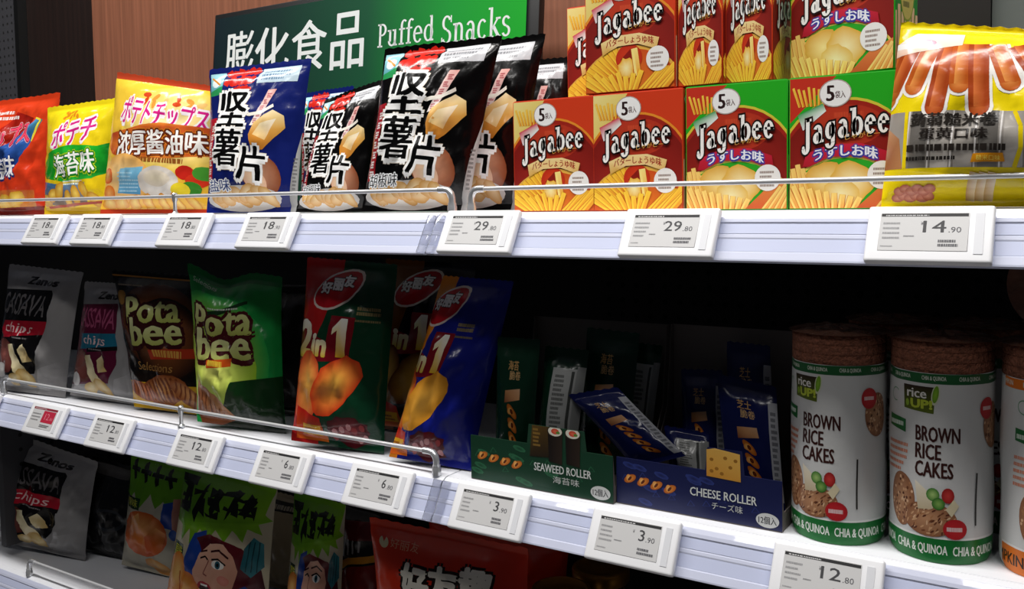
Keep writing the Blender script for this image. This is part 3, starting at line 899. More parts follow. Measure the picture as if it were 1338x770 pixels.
# ------------------------------------------------------------------ cartons
BW, BD, BH = .1225, .056, .1475
def jag_art(green, side=False):
    A = Art()
    asp = BH / BW
    bgc = 'd23a16'
    A.rect(0, 0, 1, 1, 'd8441a', bgc)
    # corner: cream (or red) with the cup of fries
    if green:
        A.rect(.0, .55, 1, 1, '24a81e', '22b01c')
        A.poly([(0, 1), (.42, 1), (.24, .86), (0, .66)], 'c8301c')
    else:
        A.poly([(0, 1), (.40, 1), (.22, .78), (.10, .66), (0, .60)], 'ecd878', ['f0e090', 'e8d070', 'e8d070', 'e4c860', 'e8d070'])
    # glowing rim and dark red dome
    A.ell(.5, .30, .62, .535, 'e89028' if not green else 'd8c83c', n=40)
    A.ell(.5, .29, .60, .525, 'a02012', 'b82a14', n=40)
    A.ell(.5, .22, .62, .54, '7e140c', 'a8261a', n=40)
    A.ell(.5, .62, .34, .16, 'b8321c', 'c0401e')
    # brand line above is worn to a dark smear in the picture
    A.fine(.40, .685, .68, .735, 1, 'd04a2a', 4, .2)
    # cup
    k = '2a9c4c' if green else 'd02848'
    for i in range(7):
        x = .05 + .035 * i
        A.fry(x + .04, .78, x - .02 + .012 * i, .93 - .01 * (i % 3), .022, 'e08c1c', 'f8cc48', asp)
    A.poly([(.07, .72), (.30, .80), (.33, .74), (.12, .60)], k, [k, k, 'e8f0e8', 'f4f0f0'])
    A.ell(.41, .87, .145, .105, 'b8a8a0'); A.ell(.41, .87, .135, .097, 'f6f6f4')
    A.text('5', .335, .81, .40, .925, '2a1414', .04)
    A.text('袋入', .41, .83, .50, .885, '4a2020', .02)
    # lower picture
    if green:
        A.ell(.5, -.06, .60, .46, 'e8d060', n=36); A.ell(.5, -.07, .585, .45, '2aa824', n=36)
        for i in range(6):
            A.fry(.04 + .05 * i, .02, -.02 + .045 * i, .34 - .03 * abs(i - 2), .045, 'e89a3c', 'f8d070', asp)
        A.ell(.34, .22, .20, .13, 'e0a83c', 'fae294', j=.2, seed=2); A.ell(.56, .20, .20, .15, 'e4b040', 'fdeeb4', j=.2, seed=4)
        A.ell(.46, .10, .16, .13, 'e8bc58', 'fbf0b8', j=.2, seed=6)
        for i in range(11):
            A.fry(.02 + .055 * i, -.02, -.12 + .075 * i, .20 - .012 * i, .05, 'e8943c', 'fbd878', asp)
        A.poly([(.60, 0), (1, 0), (1, .22), (.78, .14)], 'd86a30', ['c85428', 'd8602c', 'e89048', 'e08040'])
        for i in range(5):
            A.fry(.78 + .06 * i, -.01, .95 + .05 * i, .17 + .02 * i, .045, 'e8943c', 'f8d478', asp)
        A.poly([(.12, .32), (.15, .42), (.36, .485), (.64, .485), (.86, .42), (.88, .32), (.82, .33), (.62, .39), (.36, .39), (.18, .32)], 'c01c30', ['b01828', 'c8203a', 'd02440', 'd02440', 'c01c34', 'a01424', 'b01a2c', 'c01e34', 'c01e34', 'b01828'])
        wf = lambda p: np.stack([p[..., 0], p[..., 1] - .45 * (p[..., 0] - .5) ** 2], -1)
        A.text('うすしお味', .22, .392, .78, .478, 'f2f4fc', .04, [(.11, '2c3a9c')], warp=wf)
    else:
        A.ell(.5, -.04, .60, .42, 'e8b048', n=36); A.ell(.5, -.06, .58, .41, 'd05018', 'e88428', n=36)
        for i in range(8):
            A.fry(.28 + .022 * i, .02 + .03 * i, -.03 + .05 * i, .18 + .028 * i, .05, 'e07c18', 'fcc838', asp)
        A.ell(.50, .27, .15, .12, 'c02c10', 'd84018'); A.poly([(.40, .26), (.52, .35), (.60, .30), (.52, .24)], '8a1408')
        A.ell(.47, .19, .09, .09, 'f0b838', 'fdf0b0', j=.3, seed=3); A.fry(.60, .12, .56, .35, .07, 'f0a828', 'fce488', asp)
        for i in range(9):
            A.fry(.30 + .03 * i, -.05, -.08 + .09 * i, .12 + .02 * (i % 3), .055, 'e88820', 'fed040', asp)
        for i in range(6):
            A.fry(.62 + .05 * i, -.02, .86 + .05 * i, .16 + .03 * (i % 2), .055, 'e88820', 'fcc83c', asp)
        A.poly([(.20, .31), (.18, .42), (.34, .47), (.62, .475), (.84, .42), (.80, .30), (.76, .34), (.60, .385), (.38, .38), (.28, .345)], 'ecc880', ['d8a850', 'f0d490', 'f4dc9c', 'f4dc9c', 'ecc880', 'd8a850', 'e4bc70', 'f0d090', 'f0d090', 'd8a850'])
        wf = lambda p: np.stack([p[..., 0], p[..., 1] - .40 * (p[..., 0] - .5) ** 2], -1)
        A.text('バターしょうゆ味', .24, .395, .78, .46, 'a02818', .03, warp=wf)
    # name: rises to the right on a gentle arch
    wj = lambda p: np.stack([p[..., 0], p[..., 1] + .10 * (p[..., 0] - .5) - .16 * (p[..., 0] - .55) ** 2], -1)
    A.slab('Jagabee', .11, .475, .88, .745, 'fbf9f4', .155, .072, [(.058, '3a0c08'), (.042, '0a0606')], warp=wj)
    A.text('じゃがビー', .50, .512, .80, .555, 'd8a048', .01, warp=wj)
    # round seal
    A.ell(.82, .245, .125, .105, 'f4f2ee', n=26)
    A.fine(.745, .175, .895, .315, 4, '8a7468', 3, .5)
    return A
J_RED, J_GREEN = jag_art(False), jag_art(True)
def art_fry_side(green):
    A = Art()
    A.rect(0, 0, 1, 1, '1f7a2c' if green else 'c8401c', '2c9434' if green else 'd04a20')
    for i in range(7):
        A.fry(.05 + .14 * i, .0, .0 + .16 * i, .42 + .05 * (i % 2), .11, 'c8784c', 'e8c49c', 2.1)
    A.poly([(.05, .92), (.2, .98), (.5, .80), (.3, .75)], 'dce8dc')
    A.ell(.52, .62, .34, .27, '8a9c30'); A.ell(.52, .62, .31, .25, 'c8b860')
    A.fine(.34, .46, .72, .78, 5, '5a5a28', 6, .35)
    return A
S_RED, S_GREEN = art_fry_side(False), art_fry_side(True)
CARTONS = {}
def carton(label, px, py, y0, z0, green, yaw=0.0, turned=False, w=None):
    """front left bottom corner at pixel px on plane y0; turned: narrow side faces the aisle"""
    p = at(px, py, y0) if px > 5 else (px, y0, z0)
    a = math.radians(yaw)
    base_c = Vector((p[0], y0, z0))
    fw, fd = (BD, BW) if turned else (BW, BD)
    c = base_c + Vector((math.cos(a) * fw / 2 - math.sin(a) * fd / 2, math.sin(a) * fw / 2 + math.cos(a) * fd / 2, 0))
    t = empty('snack_carton', c, label, 'carton', 'snack cartons on the upper shelf', a)
    key = (green, turned)
    if key in CARTONS:
        copy_parts(CARTONS[key], t)
        return t
    CARTONS[key] = t
    hx, hy = fw / 2, fd / 2
    cm = mat('carton_green' if green else 'carton_red', '24a81e' if green else 'd23a16', .4)
    MB().box(-hx, hx, -hy, hy, .0004, BH).build('carton_body', cm, t, bevel=.0012)
    cb = t.children[0]
    # tucked top flap with its seam
    MB().box(-hx + .002, hx - .002, -hy + .001, hy - .0025, BH, BH + .0006).build('top_flap', cm, t)
    e = .0012
    fr = J_GREEN if green else J_RED
    flat((-hx + e, -hy, .0004 + e), (hx - e, -hy, .0004 + e), (-hx + e, -hy, BH - e)).decal('printed_front', fr, INK_CARD, cb, .0001)
    sd = (fr if turned else (S_GREEN if green else S_RED))
    flat((hx, -hy + e, .0004 + e), (hx, hy - e, .0004 + e), (hx, -hy + e, BH - e)).decal('printed_side', sd, INK_CARD, cb, .0001)
    return t
Y0 = .045
carton('red butter-flavour carton, first of the lower row, beside the black bags', 671, 200, Y0, ZU, False)
carton('red butter-flavour carton, second in the lower row of cartons', 775, 200, Y0, ZU, False, -.6)
carton('green-topped carton left of its twin in the lower carton row', 896, 200, Y0, ZU, True)
carton('green-topped carton partly covered by the yellow roll bag', 1031, 200, Y0, ZU, True)
ZT = ZU + BH + .0012
carton('red carton turned front-on in the upper carton row, topmost left', 765, 80, Y0 + .001, ZT, False)
carton('red carton showing its narrow side next to the topmost left carton', -.4365, 60, Y0 + .004, ZT, False, 0, True)
carton('red carton showing its narrow side next to the topmost green carton', -.3800, 60, Y0 + .012, ZT, False, 0, True)
carton('green-topped carton angled left in the upper carton row', -.3100, 50, .078, ZT, True, -14)
carton('red carton in the second row, hidden behind the lower row of red cartons', 741, 200, .195, ZU, False)
carton('red carton standing further back left of the topmost left carton', 741, 60, .195, ZT, False)

# ------------------------------------------------------------------ yellow roll bag
def art_rolls():
    A = Art()
    A.rect(0, 0, 1, 1, 'f2d80e', 'f4dc10')
    A.rect(0, .80, 1, .97, 'f6e22c', 'f0d408')
    # clear window with packs inside
    A.rect(.0, .20, 1, .50, '8d8780', 'a39d96')
    for i in range(9):
        x = .02 + .11 * i
        A.rect(x, .20, x + .085, .50, ['b0aaa2', '7a7670', 'c4beb6'][i % 3], ['98928a', '5e5a56', 'a8a29a'][i % 3])
        A.line([(x + .095, .2), (x + .098, .5)], .008, 'e8e4e0')
    A.poly([(.0, .2), (.1, .2), (.07, .36), (.0, .42)], 'b87c50', ['9a5c38', 'c08858', 'b07850', 'c89870'])
    A.line([(.11, .20), (.10, .50)], .02, 'f0d410')
    A.line([(.62, .20), (.645, .30), (.64, .42), (.61, .50)], .02, 'f0d410')
    # white scalloped edge and the fan of rolls
    fan = [(a, b, c, d + .03) for a, b, c, d in [(-.02, .88, -.02, .52), (.10, .88, .00, .56), (.20, .88, .12, .58), (.28, .87, .24, .46), (.345, .87, .35, .58), (.42, .87, .45, .46), (.50, .87, .58, .60), (.60, .87, .74, .58), (.72, .88, .84, .60), (.84, .88, .98, .60)]]
    for x0, y0, x1, y1 in fan:
        A.ell(x1, y1 + .03, .066, .065, 'f6f2ec', n=16)
        A.line([(x0, y0), (x1, y1 + .02)], .125, 'f6f2ec', 1.25)
    for i, (x0, y0, x1, y1) in enumerate(fan):
        c0, c1 = [('c05a1e', 'e8964a'), ('a8441a', 'd8743a')][i % 2]
        d = math.hypot(x1 - x0, (y1 - y0) * 1.25); nx, ny = -(y1 - y0) * 1.25 / d * .048, (x1 - x0) / d * .048 / 1.25
        A.ell(x1, y1 + .03, .048, .05, c0, c1, n=16, off=(-.2, .4))
        A.poly([(x0 + nx, y0 + ny), (x0 - nx, y0 - ny), (x1 - nx, y1 + .03 - ny), (x1 + nx, y1 + .03 + ny)], c0, [c0, c0, c0, c0])
        A.poly([(x0 + nx * .6, y0), (x0 - nx * .5, y0), (x1 - nx * .5, y1 + .03), (x1 + nx * .6, y1 + .03)], c1, [c0, c1, c1, c0])
    A.poly([(-.02, .80), (.34, .86), (.34, .93), (.1, .93), (-.02, .86)], 'f4d8c4', ['ecc0a8', 'f4dcc8', 'f8ece0', 'fbf4ec', 'f4e0d0'])
    A.ell(.16, .875, .05, .02, 'd890a8', 'e8b0c0', n=12)
    A.rect(.0, .845, .16, .875, 'f8f6f2')
    A.text('蒟蒻糙米卷', .13, .415, .54, .485, '2a2622', .035)
    A.text('蛋黄口味', .18, .345, .50, .405, '241f1c', .035)
    A.fine(.12, .287, .62, .325, 1, '302a26', 8, .1)
    A.fine(.12, .24, .38, .275, 1, '2c2825', 3)
    A.poly([(.43, .225), (.44, .27), (.57, .275), (.58, .23)], 'e89818')
    A.text('糙米口味', .455, .235, .56, .262, 'fbe060', .01)
    for i in range(12):
        A.ell(.08 + .03 * (i % 6) + .012 * (i // 6), .05 + .035 * (i // 6) + .012 * (i % 2), .03, .022, 'b8604a', 'e0987c', n=10)
    for i in range(3):
        A.poly([(.40 + .04 * i, .04), (.44 + .04 * i, .03), (.47 + .04 * i, .17), (.43 + .04 * i, .18)], 'e8d8b8', ['c89858', 'e8d0a0', 'f0e4cc', 'd8b478'])
    return A
bag('snack_bag', 'yellow bag of rolled wafers with a clear window, right end of the upper shelf', 'snack bag', [(1178, 29), (1452, 44), (1446, 274), (1151, 275)], .030, ZU, .10, 0, .075, 'f2d80e', art_rolls(), seed=31, pinch=.0, wr=.8, st=.04)

# ------------------------------------------------------------------ middle shelf, bags
def art_cassava(panel, label, word, wordc, skin='5a2a24'):
    A = Art()
    A.rect(0, 0, 1, 1, '8b8989', 'a09e9e')
    A.poly([(-.01, .10), (-.01, .80), (.74, .83), (.76, .80), (.72, .32), (.62, .16)], panel)
    A.text('Zenos', .38, .862, .78, .92, '1a1616', .05, shear=.1)
    # scratched name
    A.text(word, .03, .61, .72, .78, wordc, .0, shear=.15)
    A.text(word, .035, .615, .715, .775, wordc, .0, shear=.08)
    A.poly([(.14, .42), (.74, .46), (.74, .58), (.14, .555)], label)
    A.text('chips', .20, .445, .60, .55, 'e8c8c8', .0, shear=.25)
    A.poly([(.28, .40), (.74, .44), (.74, .475), (.28, .435)], '140f10')
    A.fine(.31, .425, .66, .445, 1, '8a8486', 2)
    A.ell(.20, .28, .20, .13, skin, 'a06058', rot=-15, off=(-.2, .4))
    A.ell(.12, .16, .10, .06, 'c8c6c4')
    A.poly([(.26, .37), (.34, .38), (.44, .26), (.56, .16), (.48, .10), (.38, .16), (.32, .26)], 'e0d4a8', ['c8b888', 'f0e8c8', 'e8dcb4', 'd8c088', 'c8a868', 'e0d0a0', 'f0e4c0'])
    A.poly([(.44, .34), (.52, .39), (.58, .32), (.62, .26), (.5, .24)], 'd8c490', ['e0d0a0', 'f0e4bc', 'd0b478', 'c8a868', 'e0cc98'])
    A.chip(.52, .12, .12, .06, -20, 'c09850', 'ecd8a0', seed=4)
    A.chip(.36, .10, .10, .05, 15, 'c8a45c', 'f0e0b0', seed=6)
    A.poly([(.70, .20), (1, .30), (1, 0), (.62, 0)], '8e8c8c', ['a8a6a6', '8a8888', '7a7878', '9a9898'])
    return A
A_CASB = art_cassava('0e0c0e', 'b0182c', 'CASSAVA', '6c686a')
A_CASP = art_cassava('5a1030', '1c6a86', 'CASSAVA', 'a0486c')
def art_pota(green):
    A = Art()
    if green:
        A.rect(0, 0, 1, 1, '1f9a48', '1a8a3c')
        A.ell(.30, .45, .62, .42, '2aa84c', 'c8dc2c', n=30)
        A.ell(.36, .38, .44, .30, 'a8d834', 'f8f884', n=26)  # pale yellow middle, spread wider to put the bag's lit part into the ink
        A.rect(0, .93, 1, 1, '0d6a30')
        A.poly([(.55, .30), (1, .36), (1, 0), (.3, 0)], '10240f', ['18401c', '123818', '0c140c', '16200e'])
        A.text('Selections', .06, .90, .36, .93, 'b8d8b8', .0)
        A.poly([(.26, .74), (.72, .82), (.72, .80), (.30, .70)], '16381c')
        A.fine(.30, .765, .66, .785, 1, 'd8e0d0', 3)
    else:
        A.rect(0, 0, 1, 1, '120c08', '0e0a08')
        A.ell(.55, .62, .50, .30, '3a1a0c', 'b86a34', n=30)
        A.ell(.66, .52, .40, .30, '1a0d08', 'a05a2c', n=26)
        A.line([(0, .965), (1, .955)], .012, 'a06a28')
        A.ell(.10, .80, .075, .055, '9a6a24', 'c8923c', n=16)
        A.fine(.06, .89, .40, .91, 1, '8a7a60', 3)
        A.rect(0, 0, 1, .22, 'c8941c', 'd8a41c')
        A.poly([(0, .22), (.4, .30), (1, .22), (1, .20), (0, .20)], '1a100a')
        A.text('Selections', .28, .29, .74, .35, 'b08040', .0, shear=.3)
    ay = .02 if not green else -.02
    x = 0 if not green else -.10
    br = '4a1418' if green else '3a1010'
    wv = lambda p: np.stack([p[..., 0], p[..., 1] + .06 * (p[..., 0] - .4)], -1)
    A.text('Pota', .20 + x, .60 + ay, .82 + x * .6, .79 + ay, 'b4bc58', .04, [(.078, br)], warp=wv, col2='e6eaa4')
    A.text('bee', .24 + x, .44 + ay, .84 + x, .64 + ay, 'b8c05c', .04, [(.078, br)], warp=wv, col2='eef0b4')
    if green:
        A.poly([(.28, .37), (.56, .40), (.56, .45), (.28, .42)], 'd8581c'); A.fine(.31, .39, .53, .43, 1, 'f0d040', 5, .1)
        A.poly([(.03, .06), (.08, .28), (.22, .24), (.40, .16), (.52, .06), (.3, 0), (.06, 0)], 'a8623c', ['8a4a2c', 'c8845c', 'b8744c', 'c89060', 'a06038', '7a4028', '8a4a2c'])
        for i in range(8):
            A.line([(.09 + .05 * i, .24 - .025 * i), (.06 + .05 * i, .04)], .012, '6a3820')
    else:
        A.poly([(.46, .37), (.98, .40), (.98, .47), (.46, .44)], 'b8381c'); A.fine(.52, .395, .94, .45, 1, 'd8a048', 5, .1)
        A.chip(.55, .15, .32, .11, 8, '8a4620', 'd09050', '74381a', 5, 9)
        A.chip(.24, .13, .22, .07, -8, '9a4a28', 'd8885c', '7c3a20', 6, 7)
        A.chip(.86, .12, .20, .08, -30, '94502a', 'd89858', '7c3e20', 8, 7)
        A.rect(0, 0, 1, .035, 'b8901c')
    return A
def art_two(c1, c2, chipA, chipB, shift=0.0):
    A = Art()
    A.rect(0, 0, 1, 1, c2)
    A.poly([(0, 0), (0, 1), (.44, 1), (.40, .80), (.26, .55), (.24, .3), (.30, 0)], c1)
    # oval brand patch
    A.ell(.44, .84, .27, .10, 'd8c8c0', rot=14); A.ell(.44, .84, .25, .088, 'b01420', 'd02028', rot=14)
    for i, c in enumerate('好丽友'):
        A.text(c, .26 + .12 * i, .815 + .022 * i, .37 + .12 * i, .875 + .022 * i, 'f0ecec', .05, [(.07, '201018')])
    A.fine(.70, .715, .94, .765, 2, '8a7a50', 7, .3); A.fine(.70, .68, .94, .70, 1, '7a6c48', 3)
    A.poly([(-.02, .46), (.10, .44), (.66, .47), (.70, .70), (.42, .70), (.40, .56), (.2, .60), (.16, .66), (-.02, .68)], '7a0f1c')
    A.text('2', .02, .475, .20, .655, 'd8b838', .05, col2='f4f0e4')
    A.text('in', .24, .485, .40, .59, 'd8b838', .05, col2='f0ecd8')
    A.poly([(.52, .485), (.62, .485), (.62, .69), (.55, .69), (.46, .635), (.46, .60), (.52, .625)], 'dca820', ['dca820', 'dca820', 'f8f6ee', 'f8f6ee', 'f4ecd0', 'f0e4b8', 'f0e0a8'])
    A.chip(.18, .30, .22, .17, 70, chipA, 'e8b050' if chipA != chipB else 'e0863c', seed=4)
    A.chip(.52, .33, .29, .135, 22, chipB, 'ecb048' if chipA != chipB else 'e06c34', seed=9)
    A.poly([(.06, .02), (.05, .20), (.36, .15), (.42, .02)], 'c83a1c', ['d85a20', 'c02018', 'a81414', 'd87020'])
    A.rect(.14, .05, .36, .11, 'd8a01c'); A.fine(.16, .06, .34, .10, 2, '7a2a14', 4)
    A.ell(.66, .10, .24, .085, '4a0c14', '8a2a34', j=.3, seed=7)
    for i in range(14):
        A.ell(.50 + .026 * i, .09 + .035 * ((i * 7) % 5 - 2) * .5, .03, .02, ['9a3a3c', 'c88a8a', '6a1a20'][i % 3], n=7)
    if shift:
        for k, T in enumerate(A.T):
            A.T[k] = T - np.array([shift * (k > 0), 0])
    return A
A_TWOR = art_two('b01c1c', '0e3a24', 'd8502c', 'd8401c')
A_TWOB = art_two('d07a1c', '141c78', 'd8501c', 'd08a24', .20)
bag('chips_bag', 'silver chips bag with black panel at the left end of the middle shelf', 'chips bag', [(12, 345), (108, 356), (86, 530), (-6, 515)], .030, ZL, .16, 8, .05, 'b4b2b2', A_CASB, 'silver-backed chips bags', seed=41, wr=1.5, rough=.3, metal=.5)
bag('chips_bag', 'silver chips bag with purple panel beside the black-panelled one, middle shelf', 'chips bag', [(112, 368), (182, 372), (192, 545), (92, 525)], .060, ZL, .12, 8, .045, 'a8a6a6', A_CASP, 'silver-backed chips bags', seed=43, wr=1.4, rough=.3, metal=.5)
bag('chips_bag', 'black ridged-chips bag with gold base beside the bright green bag', 'chips bag', [(147, 353), (263, 360), (268, 553), (176, 537)], .062, ZL, .13, 12, .055, '120c08', art_pota(False), seed=47, wr=1.0)
bag('chips_bag', 'bright green ridged-chips bag standing in the middle of the lower left shelf', 'chips bag', [(246, 344), (368, 362), (374, 578), (258, 556)], .040, ZL, .10, 14, .06, '1f9a48', art_pota(True), seed=53, wr=1.8, dip=.07, seal_col='0d6a30')
bag('chips_bag', 'plain dark bag standing mostly hidden behind the bright green bag', 'chips bag', [(330, 372), (412, 372), (420, 566), (330, 548)], .150, ZL, .10, 10, .05, '2a2226', None, seed=54)
bag('chips_bag', 'tall red and dark green two-flavour chips bag on the middle shelf', 'chips bag', [(402, 336), (520, 346), (502, 608), (381, 582)], .027, ZL, .13, 14, .06, '0e3a24', A_TWOR, 'two-flavour chips bags', seed=59, wr=1.3)
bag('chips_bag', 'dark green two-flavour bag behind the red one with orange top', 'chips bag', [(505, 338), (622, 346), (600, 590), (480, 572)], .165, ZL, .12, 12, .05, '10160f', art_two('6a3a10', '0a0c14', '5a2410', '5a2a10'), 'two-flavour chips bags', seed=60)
bag('chips_bag', 'blue and orange two-flavour chips bag slumped to the right by the rail end', 'chips bag', [(578, 360), (672, 368), (616, 620), (508, 596)], .030, ZL, .15, 10, .055, '141c78', A_TWOB, 'two-flavour chips bags', seed=61, wr=1.6)

# ------------------------------------------------------------------ display trays
def tray(label, x0, x1, y0, y1, hf, hb, color, art_f, bump, icol):
    t = empty('display_tray', ((x0 + x1) / 2, y0, ZL), label, 'display tray', 'cardboard display trays on the middle shelf')
    cm = mat('tray_' + color, color, .5)
    cx = (x0 + x1) / 2
    a, b = x0 - cx, x1 - cx
    d = y1 - y0
    inner = mat('tray_inside_' + icol, icol, .6)
    MB().box(a, b, .0, d, .0004, .0016).build('base_board', inner, t)
    u0, u1, hb2 = bump
    f = [(a, 0), (b, 0), (b, hf), (a + (b - a) * u1, hf), (a + (b - a) * u1 - .003, hb2), (a + (b - a) * u0 + .003, hb2), (a + (b - a) * u0, hf), (a, hf)]
    mb = MB()
    n = len(f)
    mb.add([(x, .0, z + .0016) for x, z in f] + [(x, .0012, z + .0016) for x, z in f], [tuple(range(n)), tuple(range(2 * n - 1, n - 1, -1))] + [(i, i + n, (i + 1) % n + n, (i + 1) % n) for i in range(n)])
    fpn = mb.build('front_panel', cm, t)
    for x in (a, b - .0012):
        pr = [(.0013, .0016), (d - .0013, .0016), (d - .0013, hb), (d * .95, hb), (d * .86, hf * 1.6), (d * .6, .022), (.006, .022), (.0013, hf)]
        MB().prism_x(pr, x, x + .0012).build('side_panel', inner, t)
    MB().box(a, b, d - .0012, d, .0016, hb).build('back_panel', inner, t)
    s = Surf([0, 1], [0, 1], [[(a, -.0001, .0016), (a, -.0001, hb2 + .0016)], [(b, -.0001, .0016), (b, -.0001, hb2 + .0016)]], [[(0, -1, 0)] * 2] * 2)
    s.decal('printed_front', art_f, INK_CARD, fpn, .0001)
    return t
def roller_ring(A, x, y, rx, ry):
    A.ell(x, y, rx, ry, 'b05a1c', 'e8943c', rot=-20, n=16)
    A.ell(x - rx * .3, y + ry * .1, rx * .5, ry * .75, 'e09040', 'f4c070', n=12)
    A.ell(x - rx * .05, y, rx * .28, ry * .5, '4a1c0a', '7a3414', rot=-15, n=10)
def art_tray(col, leaf, word, jp, picture, hf):
    A = Art()
    rn = random.Random(len(word))
    def leafs(x, y):
        A.line([(x - .02, y - .05), (x, y + .03 ), (x + .025, y - .04), (x - .02, y - .05)], .004, leaf)
    A.rect(0, 0, 1, hf, col)
    for i in range(9):
        leafs(.05 + .1 * i + rn.random() * .03, hf * (.2 + .6 * rn.random()))
    for i in range(10):
        A.ell(rn.random() * .6, rn.random() * hf, .035, .06, leaf, col, rot=40, n=8)
    for i in range(4):
        roller_ring(A, .09 + .085 * i, hf * .58 - .02 * i, .032, .072)
    A.text(word, .47, hf * .44, .86, hf * .62, 'd8dcd8', .02)
    A.text(jp, .60, hf * .22, .78, hf * .38, 'c8ccc8', .0)
    A.ell(.92, hf * .18, .065, hf * .15, 'd0d2d0', n=24)
    A.text('12個入', .87, hf * .10, .97, hf * .26, '22242a', .02)
    if picture == 'sushi':
        A.poly([(.44, hf * .75), (.46, 1), (.58, 1), (.58, hf * .78)], '3a2a12', ['241a0c', '5a4218', '4a3614', '20160a'])
        A.fine(.465, hf, .52, .98, 5, '8a6a30', 3)
        for x in (.62, .74):
            A.poly([(x - .045, hf * .7), (x + .045, hf * .66), (x + .05, .94), (x - .05, .94)], '1c1410', ['120c0a', '2c2018', '2c2018', '120c0a'])
            A.ell(x, .94, .055, .09, '2a2018', n=16); A.ell(x, .945, .048, .075, 'd8d4c4', 'f0ece0', n=16)
            A.ell(x, .945, .027, .045, 'c8402c', 'e87050', n=12); A.ell(x + .02, .93, .014, .022, '5a8a34', n=8)
    else:
        A.poly([(.57, .60), (.57, .97), (.62, 1), (.765, .96), (.77, .58)], 'd8a040', ['c88a30', 'e0ac50', 'ecc068', 'e4b458', 'c89038'])
        for x, y in [(.60, .84), (.63, .72), (.68, .88), (.71, .76), (.74, .86), (.66, .66), (.60, .68)]:
            A.ell(x, y, .012, .025, '9a6820', n=8)
    return A
GX0, GX1 = at(616, 620, .014)[0], at(801, 640, .014)[0]
tray('dark green cardboard display tray of seaweed rolls on the middle shelf', GX0, GX1, .014, .195, .060, .205, '103a26', art_tray('103a26', '2e6a48', 'SEAWEED ROLLER', '海苔味', 'sushi', .68), (.42, .83, .086), '57504c')
BX0, BX1 = GX1 + .0012, at(1022, 660, .022)[0]
tray('navy blue cardboard display tray of cheese rolls on the middle shelf', BX0, BX1, .022, .205, .058, .205, '121a4a', art_tray('121a4a', '2c3a7c', 'CHEESE ROLLER', 'チーズ味', 'cheese', .66), (.56, .79, .086), '6a625e')

def art_stick(col, orange=True, white_side=False, back=False, rings=4):
    A = Art()
    A.rect(0, 0, 1, 1, col)
    if back:
        A.rect(.28, .04, .95, .84, 'b4b6b4'); A.fine(.36, .16, .66, .80, 18, '5a5c5a', 4, .4)
        A.rect(.74, .06, .80, .82, '4a4c4a'); A.rect(.84, .04, 1, .86, '9a9c9a')
        return A
    if white_side: A.rect(.86, .06, 1, .86, 'b8bac0'); A.fine(.89, .12, .98, .8, 14, '5a5c64', 2, .4)
    A.text('海苔' if col[0] == '1' and col[1] == '1' else '芝士', .34, .76, .58, .83, 'd8a868' if orange else 'e0c8a0', .02)
    A.text('脆卷', .38, .69, .64, .755, 'd8b078', .02)
    A.poly([(.30, .52), (.68, .55), (.66, .63), (.30, .61)], 'b8764a', ['8a4a2c', 'd8a070', 'e0b088', 'c08858'])
    for i in range(rings):
        roller_ring(A, .50 + .03 * i, .46 - .10 * i, .13, .036)
    return A
SG, SGB = art_stick('113424'), art_stick('113424', back=True)
SB = art_stick('141c52', white_side=True)
def stick(label, corners, y0, lean, yaw, col, art, seed, loose=False, z0=ZL + .0018, thick=.022, group=None):
    return bag('snack_pouch', label, 'snack pouch', corners, y0, z0, lean, yaw, thick, col, art, group, seed=seed, wr=.7, nu=12, nv=22, sb=.06, st=.08, pinch=.03, loose=loose)
stick('dark green pouch standing leftmost in the seaweed tray', [(650, 440), (706, 444), (694, 606), (646, 596)], .050, .12, 8, '113424', SG, 71)
stick('green pouch showing its white text panel in the seaweed tray', [(713, 452), (770, 458), (748, 608), (698, 606)], .062, .22, 6, '113424', SGB, 73)
stick('green pouch with orange lettering at the back of the seaweed tray', [(768, 428), (836, 436), (820, 590), (752, 580)], .118, .12, 4, '113424', SG, 75)
stick('dark green pouch at the right inside edge of the seaweed tray', [(822, 446), (866, 452), (846, 604), (806, 598)], .168, .06, 4, '113424', SGB, 77)
stick('blue pouch lying tilted from the cheese tray towards the seaweed tray', [(742, 516), (806, 506), (896, 596), (830, 612)], .054, .25, 4, '1a2a86', SB, 79, loose=True)
stick('small dark blue pouch sunk low in the cheese tray', [(868, 556), (926, 566), (930, 650), (878, 640)], .085, .30, 2, '141c52', art_stick('141c52', back=True), 81, thick=.02)
stick('tall blue pouch with white side strip at the right of the cheese tray', [(936, 488), (1014, 506), (1026, 662), (952, 650)], .085, .22, 4, '141c52', SB, 83)
stick('dark blue pouch standing behind the tall pouch in the cheese tray', [(950, 446), (1006, 452), (1016, 606), (948, 600)], .155, .12, 0, '10163c', SB, 85)
stick('dark blue pouch at the back left of the cheese tray', [(890, 482), (944, 484), (950, 610), (892, 600)], .150, .14, 0, '10163c', SB, 87)

